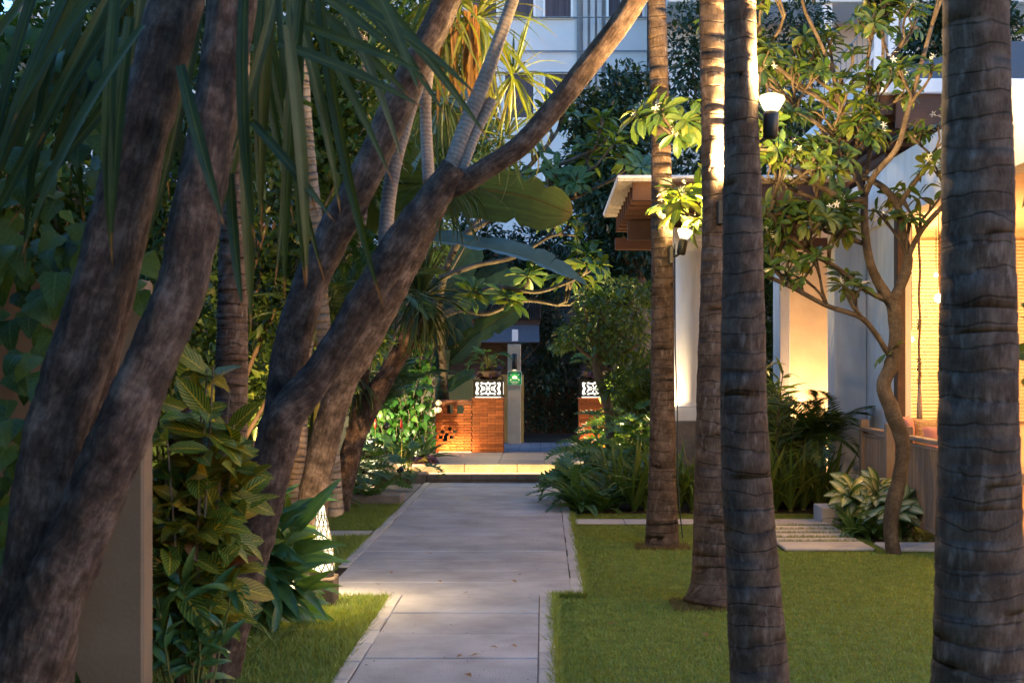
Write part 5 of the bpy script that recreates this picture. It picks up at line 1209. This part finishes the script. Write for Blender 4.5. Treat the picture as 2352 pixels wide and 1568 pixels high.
big_tree((-4.5, 23, 0), 8, cl_px([(700, 300, 150, 160, 0), (850, 200, 150, 160, .5), (980, 120, 130, 130, 0), (900, 400, 130, 130, .6), (1050, 250, 100, 120, .3), (780, 520, 110, 120, .3)], 24), 9000, .20, M['l_dark'], 'tall dark tree beyond the ochre wall', 5)
rr = random.Random(55)
big_tree((-4.6, 1.5, 0), 5, [(Vector((-4.3 + rr.uniform(-1.6, 1.9), 1.5 + rr.uniform(-3.2, 3.0), 4.6 + rr.uniform(-.4, 1.0))), (1.0, 1.0, .5)) for i in range(16)], 9000, .22, M['l_dark'], 'unseen spreading tree added to shade the leaning dragon tree', 6)  # out of view, added so its crown cuts sky light on the near left
for i, (x, y) in enumerate(((-5.0, -7.0), (0.5, -8.5), (6.0, -6.5))):  # unseen trees added behind the camera to hold back low sky light
    big_tree((x, y, 0), 7, [(Vector((x + rr.uniform(-2.2, 2.2), y + rr.uniform(-1.2, 1.2), rr.uniform(1.2, 5.2))), (1.3, 1.1, 1.0)) for k in range(20)], 7000, .30, M['l_dark'], ('unseen tree near the boundary wall added to block low sky light', 'unseen tree in line with the walkway added to block low sky light', 'unseen tree on the lawn side added to block low sky light')[i], 60 + i)
# ivy on the grey wall behind the gate
t = thing('wall_ivy', 'dark ivy hanging over the grey wall behind the gate', 'ivy', (0, 27.7, .24))
b = MB()
for i in range(10): b.tube([(-.6 + i*.25 + .05*math.sin(k + i), 27.9, .25 + k*.35) for k in range(9)], .012, 5)
b.build('stem', M['woodstem'], t)
cloud([(Vector((-.3 + i*.38, 27.75, .5 + k*.42)), (.3, .14, .32)) for i in range(6) for k in range(7) if not (k > 4 and 1 < i < 4)] + [(Vector((-1.6 + i*.5, 27.6, 3.4)), (.4, .2, .35)) for i in range(9)], 9000, .10, M['l_dark'], 'foliage', t, 4)
# ------------------------------------------------------------------ mass planting behind, left
def bush(c, spec, n, size, mat, label, seed, group=None, name='background_shrub'):
    t = thing(name, label, 'shrub', c, group); b = MB(); rr = random.Random(seed)
    for (p, r) in spec: b.tube([tuple(c), ((c[0]+p.x)/2 + rr.uniform(-.1, .1), (c[1]+p.y)/2, (c[2]+p.z)/2), tuple(p)], [.025, .018, .008], 6)
    b.build('stem', M['woodstem'], t); cloud(spec, n, size, mat, 'foliage', t, seed); return t
def spx(lst, Y): return [(P(x, y, Y), (r*Y/FPX, r*Y/FPX*.7, rz*Y/FPX)) for x, y, r, rz in lst]
bush((-3.3, 9.5, 0), spx([(100, 200, 140, 200), (300, 100, 150, 160), (120, 600, 120, 200), (380, 500, 120, 220), (550, 250, 140, 200), (420, 800, 100, 140)], 9.5), 5200, .13, M['l_mid'], 'dense broad leaved shrub mass behind the leaning tree', 11)
bush((-3.2, 11.5, 0), spx([(620, 450, 120, 160), (700, 250, 130, 180), (780, 600, 90, 120), (640, 700, 90, 120), (830, 300, 110, 160), (740, 60, 120, 120)], 11.5), 5200, .13, M['l_mid'], 'dense shrub mass behind the ringed palm stems', 12)
bush((-2.9, 13.5, 0), spx([(640, 900, 90, 110), (740, 850, 80, 110), (820, 760, 80, 90), (690, 1020, 70, 80), (900, 300, 100, 150), (980, 450, 80, 90), (930, 120, 110, 120)], 13.5), 4600, .13, M['l_shrub'], 'leafy warm lit shrub behind the forked dragon tree', 13)
bush((-2.9, 19.5, .2), spx([(900, 700, 70, 90), (960, 560, 90, 80), (870, 820, 50, 70), (1000, 400, 80, 90), (1080, 330, 90, 90), (1150, 420, 70, 60)], 20.3), 4200, .14, M['l_shrub'], 'tall shrub screen behind the rosette tree', 14)
bush((-2.1, 25.5, .24), spx([(1000, 700, 60, 80), (1080, 640, 80, 60), (1170, 600, 90, 60), (1260, 640, 60, 50), (1240, 560, 70, 70), (1090, 540, 80, 60), (1270, 760, 40, 70), (1255, 850, 30, 50)], 26), 5200, .15, M['l_dark'], 'dark foliage hanging over the hut roof', 15)
bush((2.1, 20.5, .2), spx([(1440, 900, 60, 50), (1470, 980, 50, 50), (1560, 900, 40, 60), (1440, 1030, 50, 40), (1480, 860, 40, 40)], 19.0), 2600, .12, M['l_shrub'], 'low leafy hedge between gate pier and pergola', 16)
bush((3.0, 18.8, .1), spx([(1740, 700, 60, 120), (1770, 820, 40, 80), (1760, 600, 40, 60), (1720, 900, 60, 60)], 18.6), 2400, .14, M['l_mid'], 'tall green shrub between pergola and villa niche', 17)
bush((3.4, 30, 0), spx([(1900, 450, 60, 90), (1860, 330, 50, 60), (1930, 330, 50, 50)], 27), 2000, .15, M['l_dark'], 'dark shrub top beyond the pergola roof', 18)

# ------------------------------------------------------------------ croton bushes and ginger at left
def leafy(name, label, cat, base, nst, spread, hgt, per, T_, sz, seed, el=(-30, 50), az=(0, 360), stemr=.008, group=None, tip=.35, mat='woodstem', lean=(0, 0), alt=None):
    rr = random.Random(seed); t = thing(name, label, cat, base, group); base = Vector(base); b = MB(); bag = LeafBag(t, 300)
    for i in range(nst):
        a = rr.uniform(0, 6.28); q = rr.uniform(.1, 1)*spread; h = hgt*rr.uniform(.6, 1.08)
        e = base + Vector((math.cos(a)*q + lean[0]*h, math.sin(a)*q*.8 + lean[1]*h, h)); s0 = base + Vector((math.cos(a)*q*.35, math.sin(a)*q*.3, 0)); m = (s0 + e)/2 + Vector((rr.uniform(-.04, .04), rr.uniform(-.04, .04), .03))
        b.tube([s0, m, e], [stemr, stemr*.8, stemr*.5], 6)
        for k in range(per):
            f = 1 - rr.random()**1.3*(1 - tip); p = s0.lerp(e, f) if f > .5 else s0.lerp(m, f*2); p = m.lerp(e, (f - .5)*2) if f > .5 else p
            d = rdir(*el, *az, r=rr); d.z += (f - .6)*.8
            me = T[T_][rr.randrange(len(T[T_]))]
            if alt and rr.random() < alt[1]: me = T[alt[0]][0]
            bag.add(me, orient(p, d, Vector((rr.uniform(-.4, .4), -.75 + rr.uniform(-.4, .4), .75)), rr.uniform(.65, 1.15)*sz, rr.uniform(-.5, .5)))
    b.build('stem', M[mat], t); bag.done(); return t
leafy('croton_bush', 'tall croton bush with yellow veined leaves beside the beige pillar', 'croton', (-1.66, 6.2, 0), 26, .32, 1.5, 10, 'croton', .27, 41, (-35, 45), (150, 400), alt=('crotonR', .08))
leafy('croton_bush', 'lower croton bush with red and yellow leaves around the forked trunk', 'croton', (-1.82, 7.1, 0), 14, .32, 1.15, 9, 'croton', .24, 42, (-35, 45), (170, 380), alt=('crotonR', .2))
leafy('croton_bush', 'croton bush with dull yellow leaves behind the dark palm trunk', 'croton', (-2.2, 9.0, 0), 10, .4, 1.5, 9, 'croton', .2, 43, (-35, 45), alt=('crotonR', .3))
leafy('ginger_plant', 'small pale leaved plant at the foot of the beige pillar', 'plant', (-1.62, 4.6, 0), 8, .12, .36, 7, 'ginger', .16, 44, (0, 60), mat='stem', stemr=.005)
leafy('ginger_plant', 'light green leafy plant under the croton bush', 'plant', (-1.62, 6.0, 0), 14, .20, .62, 8, 'ginger', .19, 45, (-10, 60), mat='stem', stemr=.005)
leafy('ginger_plant', 'light green leafy plant beside the forked trunk foot', 'plant', (-1.78, 6.3, 0), 10, .18, .5, 8, 'ginger', .18, 46, (-10, 60), mat='stem', stemr=.005)
leafy('shell_ginger', 'glossy shell ginger with long dark leaves covering the lamp', 'plant', (-1.72, 8.05, 0), 22, .24, .66, 9, 'ginger', .42, 47, (-15, 55), (230, 400), mat='stem', tip=.2)
leafy('shell_ginger', 'shell ginger clump behind the forked dragon tree', 'plant', (-2.1, 9.0, 0), 16, .3, .7, 8, 'ginger', .36, 48, (-15, 55), mat='stem', tip=.2)
# long dry grass under the ginger
b = MB(); rr = random.Random(3); t = thing('grass_tuft', 'long trailing grass tuft under the shell ginger', 'grass', (-1.6, 7.6, 0)); bag = LeafBag(t, 150, 'blade')
for i in range(150): bag.add(T['iris'][1 + rr.randrange(3)], orient((-1.72 + rr.uniform(-.22, .18), rr.uniform(6.9, 8.2), 0), rdir(30, 80, r=rr), s=rr.uniform(.16, .3), wide=.7))
bag.done()
# ------------------------------------------------------------------ conical lamp on pedestal (two)
def cone_lamp(x, y, label, e, s=1.0):
    b = MB(); b.bbox(x - .10*s, x + .10*s, y - .12, y + .12, 0, .20, .008); tag(b.build('lamp_pedestal', M['pedestal']), 'square stone pedestal under the ' + label, 'pedestal')
    t = thing('cone_lamp', label, 'lamp', (x, y, .2)); z0 = .202; H = .50*s; r0 = .085*s
    b = MB(); b.lathe([(r0*1.02, z0), (r0*1.02, z0 + .035)], (x, y, 0), 20); b.build('base_ring', M['blackmetal'], t)
    b = MB(); b.lathe([(r0*.92, z0 + .036), (r0*.78, z0 + H*.35), (r0*.55, z0 + H*.68), (r0*.25, z0 + H*.93), (.004, z0 + H)], (x, y, 0), 20); b.build('shade', M['glowcone'], t, True)
    b = MB()
    def rr_(f): return r0*(1.0 - .30*f - .66*f**2.2)
    for sg in (-1, 1):
        for k in range(9):
            b.tube([(x + rr_(f)*math.cos(6.283*k/9 + sg*f*2.6), y + rr_(f)*math.sin(6.283*k/9 + sg*f*2.6), z0 + .036 + f*(H - .03)) for f in [i/12 for i in range(13)]], .0045, 4, cap=False)
    for f in (.12, .3, .48, .64, .8): b.tube([(x + rr_(f)*1.01*math.cos(a), y + rr_(f)*1.01*math.sin(a), z0 + .036 + f*(H - .03)) for a in [6.283*i/18 for i in range(19)]], .0045, 4, cap=False)
    b.build('wire_mesh', M['blackmetal'], t)
    for dx, dy in ((.16, -.05), (-.10, .14), (-.05, -.16)): point(t, (x + dx, y + dy, z0 + H*.45), e/3, WARM2, .06)
cone_lamp((738 - VX)*8.8/FPX, 8.8, 'tall wire mesh cone lamp at the walkway corner', 9)
cone_lamp((640 - VX)*8.9/FPX, 8.9, 'wire mesh cone lamp hidden in the shell ginger', 5)
# ------------------------------------------------------------------ planting left of the steps
def rosette(name, label, cat, base, n, T_, sz, seed, el=(10, 75), pet=.5, mat='stem', group=None, az=(0, 360), lname='leaf'):
    """leaves on petioles from one crown"""
    rr = random.Random(seed); t = thing(name, label, cat, base, group); b = MB(); bag = LeafBag(t, 300, lname); base = Vector(base)
    for i in range(n):
        d = rdir(*el, *az, r=rr); L = pet*rr.uniform(.6, 1.15)
        p = base + d*L if pet > 0 else base + Vector((d.x, d.y, 0))*.03
        if pet > 0: b.tube([base + Vector((d.x, d.y, 0))*.02, base + d*L*.55 + Vector((0, 0, .03)), p], [.008, .006, .004], 5)
        dd = Vector((d.x, d.y, d.z*.35 - .15)) if pet > 0 else d
        bag.add(T[T_][rr.randrange(len(T[T_]))], orient(p, dd, Vector((0, -.45, 1)) if pet > 0 else Vector((0, 0, 1)), s=sz*rr.uniform(.7, 1.2), roll=rr.uniform(-.3, .3)))
    if pet > 0: b.build('stem', M[mat], t)
    else:
        b.lathe([(.03, base.z), (.02, base.z + .05)], (base.x, base.y, 0), 8); b.build('stem', M[mat], t)
    bag.done(); return t
LP = [(-1.85, 17.6), (-2.15, 17.2), (-2.5, 17.4), (-2.3, 16.6), (-2.7, 16.2), (-2.1, 18.6), (-2.5, 18.8), (-2.9, 18.0), (-2.45, 15.8), (-3.0, 17.0)]
for i, (x, y) in enumerate(LP): rosette('philodendron', 'cut leaf philodendron in the bed left of the lit steps', 'plant', (x, y, .0), 17, 'philo', .27, 60 + i, (15, 80), .48, group='philodendrons left of the steps')
for i, (x, y) in enumerate(((-1.78, 18.9), (-1.95, 19.5), (-2.2, 20.0))): rosette('lily_clump', 'dark strap leaved lily clump at the brick wall end', 'plant', (x, y, .25), 34, 'brom', .48, 80 + i, (15, 75), 0, group='lily clumps at the brick wall end')
rosette('purple_plant', 'small dark purple leaved plant on the terrace edge', 'plant', (-1.72, 18.55, .25), 30, 'purple', .16, 90, (5, 60), .12)
for i, (x, y) in enumerate(((-2.05, 15.3), (-2.4, 15.0), (-2.7, 15.4))): rosette('fern', 'fern growing behind the left lawn kerb', 'fern', (x, y, 0), 22, 'fern', .5, 95 + i, (25, 75), 0, group='ferns behind the left lawn', lname='frond')
t = thing('post_creeper', 'brightly lit creeper climbing the wall end post', 'creeper', (-2.0, 20.6, .25)); bag = LeafBag(t, 300); rr = random.Random(8); b = MB()
for i in range(7): b.tube([(-2.55 + i*.13 + .05*math.sin(k*1.7 + i), 20.55 - .03*(k % 2), .25 + k*.2) for k in range(10)], .006, 5)
b.build('stem', M['woodstem'], t)
for i in range(300):
    u = rr.random(); c = Vector((rr.uniform(-2.9, -1.70), rr.uniform(20.2, 20.75), .5 + 2.0*u)); bag.add(T['bright'][0], orient(c, (rr.uniform(-.6, .6), -rr.uniform(.2, .8), -rr.uniform(.2, .9)), Vector((rr.uniform(-.4, .4), -1, .5)), rr.uniform(.08, .16)))
bag.done(); cloud([(Vector((-2.75 + .25*i, 20.62, .7 + .42*k)), (.2, .14, .28)) for i in range(4) for k in range(5)], 1500, .12, M['l_bright'], 'foliage', t, 91, ratio=.7)
for i in range(5):
    c = Vector((-1.78 + rr.uniform(-.05, .12), 20.55, rr.uniform(.85, 1.3))); b = MB(); b.lathe([(.008, .06), (.015, .03), (.03, .0), (.055, -.03)], n=8, M=Matrix.Translation(c) @ Matrix.Rotation(R(60), 4, 'X')); b.build('flower', M['petal'], t, True)
for i, (x, y) in enumerate(((-2.35, 18.2), (-2.0, 18.3))):
    t = thing('ginger_flower', 'red flower spike standing among the philodendrons', 'flower', (x, y, 0), 'red flower spikes'); b = MB(); b.tube([(x, y, 0), (x, y, .75)], .006, 5); b.build('stem', M['stem'], t)
    b = MB(); b.lathe([(.004, .75), (.022, .79), (.018, .84), (.004, .89)], (x, y, 0), 8); b.build('bract', M['red'], t, True)
for i, (px, py, Y, s) in enumerate(((800, 660, 10.5, .8), (770, 700, 10.5, .7), (850, 640, 11, .7), (880, 880, 16, .8), (850, 900, 15.5, .8), (920, 860, 17, .8))):
    c = P(px, py, Y); rosette('areca_palm', 'young feathery palm among the left planting' if i < 3 else 'young feathery palm in the lit bed near the creeper', 'palm', (c.x, c.y, c.z - .25), 12, 'areca', s, 120 + i, (25, 80), 0, group='feathery palms left' if i < 3 else 'feathery palms in the lit bed', lname='frond')
uplight((-2.35, 19.5, .75), (-2.2, 20.6, 1.3), 42, 'spotlight in the bed lighting the bright creeper', (1, .82, .45), R(170))
uplight((-1.95, 17.85, .22), (-1.5, 20.8, .9), 14, 'spotlight at the step end shining on the brick wall', WARM, R(70))
uplight((-2.75, 12.6, .15), (-2.9, 14.0, 2.2), 110, 'spotlight under the forked dragon tree', WARM, R(115))
uplight((-2.75, 9.9, .15), (-3.2, 11.5, 2.2), 90, 'spotlight behind the shell ginger clump', WARM, R(115))
uplight((-1.35, 13.9 + 2.2, .1), (-1.0, 15.6, 3.2), 90, 'spotlight beside the path aimed into the frangipani', (1, .75, .3), R(100)) if False else None
uplight((1.05, 18.3, .5), (.9, 16.6, 1.2), 40, 'spotlight behind the philodendrons right of the steps', (1, .75, .3), R(130))
uplight((.72, 18.75, .75), (.1, 19.4, 4.0), 230, 'spotlight behind the philodendrons aimed up into the frangipani', (1, .75, .3), R(100))
sp_ = thing('added_bed_light', 'added low light brightening the philodendrons left of the steps', 'lamp', (-2.55, 18.35, 0))  # lamp added to brighten the dark philodendron bed
b = MB(); b.lathe([(.035, 0), (.035, .62), (.03, .63)], (-2.55, 18.35, 0), 12); b.build('post', M['blackmetal'], sp_, True)
b = MB(); b.lathe([(.03, .631), (.03, .70), (.02, .71)], (-2.55, 18.35, 0), 12); b.build('lens', M['bulb'], sp_, True); point(sp_, (-2.5, 18.1, .9), 6, (1, .8, .42), .05)
# pots with plants on the lanterns
for cx_, lab in ((PXL, 'beside the sign'), (PXR, 'by the bushy tree')):
    b = MB(); b.lathe([(.13, lt + .001), (.19, lt + .06), (.21, lt + .13), (.20, lt + .14)], (cx_, PY + .25, 0), 20); tag(b.build('planter_bowl', M['pot'], None, True), 'dark planter bowl on the lantern ' + lab, 'pot')
    rosette('potted_philodendron', 'potted philodendron on the lantern ' + lab, 'plant', (cx_, PY + .25, lt + .13), 20, 'philo', .20, 140 + int(cx_*10), (25, 85), .32)
    rosette('trailing_plant', 'purple trailing plant spilling from the bowl ' + lab, 'plant', (cx_, PY + .2, lt + .14), 40, 'purple', .11, 150 + int(cx_*10), (-25, 30), .2)
# ------------------------------------------------------------------ planting on the right
RP = [(1.15, 18.3), (1.35, 18.0), (1.5, 17.6), (1.5, 16.8), (.42, 15.2), (.55, 16.0), (.85, 15.6), (.62, 16.9), (1.0, 16.6), (1.2, 16.2), (1.15, 17.5), (1.3, 17.2)]
for i, (x, y) in enumerate(RP): rosette('philodendron', 'cut leaf philodendron in the bed right of the lit steps', 'plant', (x, y, .0), 24, 'philo', .33, 160 + i, (22, 82), .40 + .26*(x - .4) + .11*(y - 15), group='philodendrons right of the steps')
for i, (x, y) in enumerate(((.42, 14.45), (.62, 14.5), (.35, 14.9))): rosette('fern', 'sword fern at the walkway edge below the philodendrons', 'fern', (x, y, 0), 24, 'fern', .5, 175 + i, (25, 75), 0, group='ferns at the right walkway edge', lname='frond')
IR = [(.85 + .17*i + rnd.uniform(-.05, .05), 14.55 + rnd.uniform(-.12, .25)) for i in range(6)] + [(1.9 + .17*i, 14.6 + rnd.uniform(-.12, .25)) for i in range(9)] + [(1.2, 15.1), (2.1, 15.0), (2.6, 15.0)]
for i, (x, y) in enumerate(IR): rosette('iris_clump', 'upright iris clump along the edge of the right lawn', 'iris', (x, y, 0), 34, 'iris', .80, 190 + i, (58, 88), 0, group='iris clumps along the right lawn', lname='blade')
for i, (x, y) in enumerate(((2.2, 15.2), (2.45, 15.1), (2.7, 15.05), (2.95, 15.0), (2.55, 15.6), (2.85, 15.5), (3.12, 15.3))): leafy('narrow_leaf_shrub', 'tall narrow leaved shrub in front of the villa niche', 'shrub', (x, y, 0), 8, .2, .95 + .12*(i % 3), 20, 'cordn', .26, 220 + i, (-20, 60), stemr=.012, group='narrow leaved shrubs by the villa', tip=.55)
for i, (x, y) in enumerate(((2.95, 15.0), (3.22, 14.95))): rosette('areca_palm', 'young feathery palm by the white villa pillar', 'palm', (x, y, .72), 14, 'areca', .8, 240 + i, (20, 75), 0, group='feathery palms by the villa', lname='frond')
leafy('cordyline', 'broad leaved cordyline against the glowing niche wall', 'shrub', (2.75, 16.4, 0), 9, .3, 1.55, 14, 'cord', .34, 250, (-20, 60), stemr=.014, tip=.55)
for i, (x, y) in enumerate(((2.98, 12.7), (3.2, 12.5), (3.35, 12.9), (3.12, 13.1), (3.3, 12.15))): leafy('dieffenbachia', 'variegated dieffenbachia with cream leaves under the balustrade', 'plant', (x, y, 0), 3, .08, .42, 8, 'dieff', .30, 260 + i, (-25, 50), (160, 400), stemr=.014, group='dieffenbachias under the balustrade', mat='stem', tip=.6)
for i, (x, y) in enumerate(((2.95, 12.4), (3.15, 12.2), (3.35, 12.35), (3.0, 12.95))): rosette('fern', 'fern at the foot of the variegated plants', 'fern', (x, y, 0), 22, 'fern', .34, 280 + i, (20, 75), 0, group='ferns under the dieffenbachias', lname='frond')
for i in range(5): rosette('iris_clump', 'tiny border lily beside the slab under the frangipani', 'plant', (3.25 + i*.1, 11.95, 0), 9, 'iris', .13, 290 + i, (35, 80), 0, group='tiny border lilies', lname='blade')
leafy('frangipani_shrub', 'leafy branch hanging beyond the thick palm trunk', 'shrub', (2.1, 5.2, 0), 5, .12, 3.0, 9, 'frang', .24, 300, (-30, 40), tip=.8)
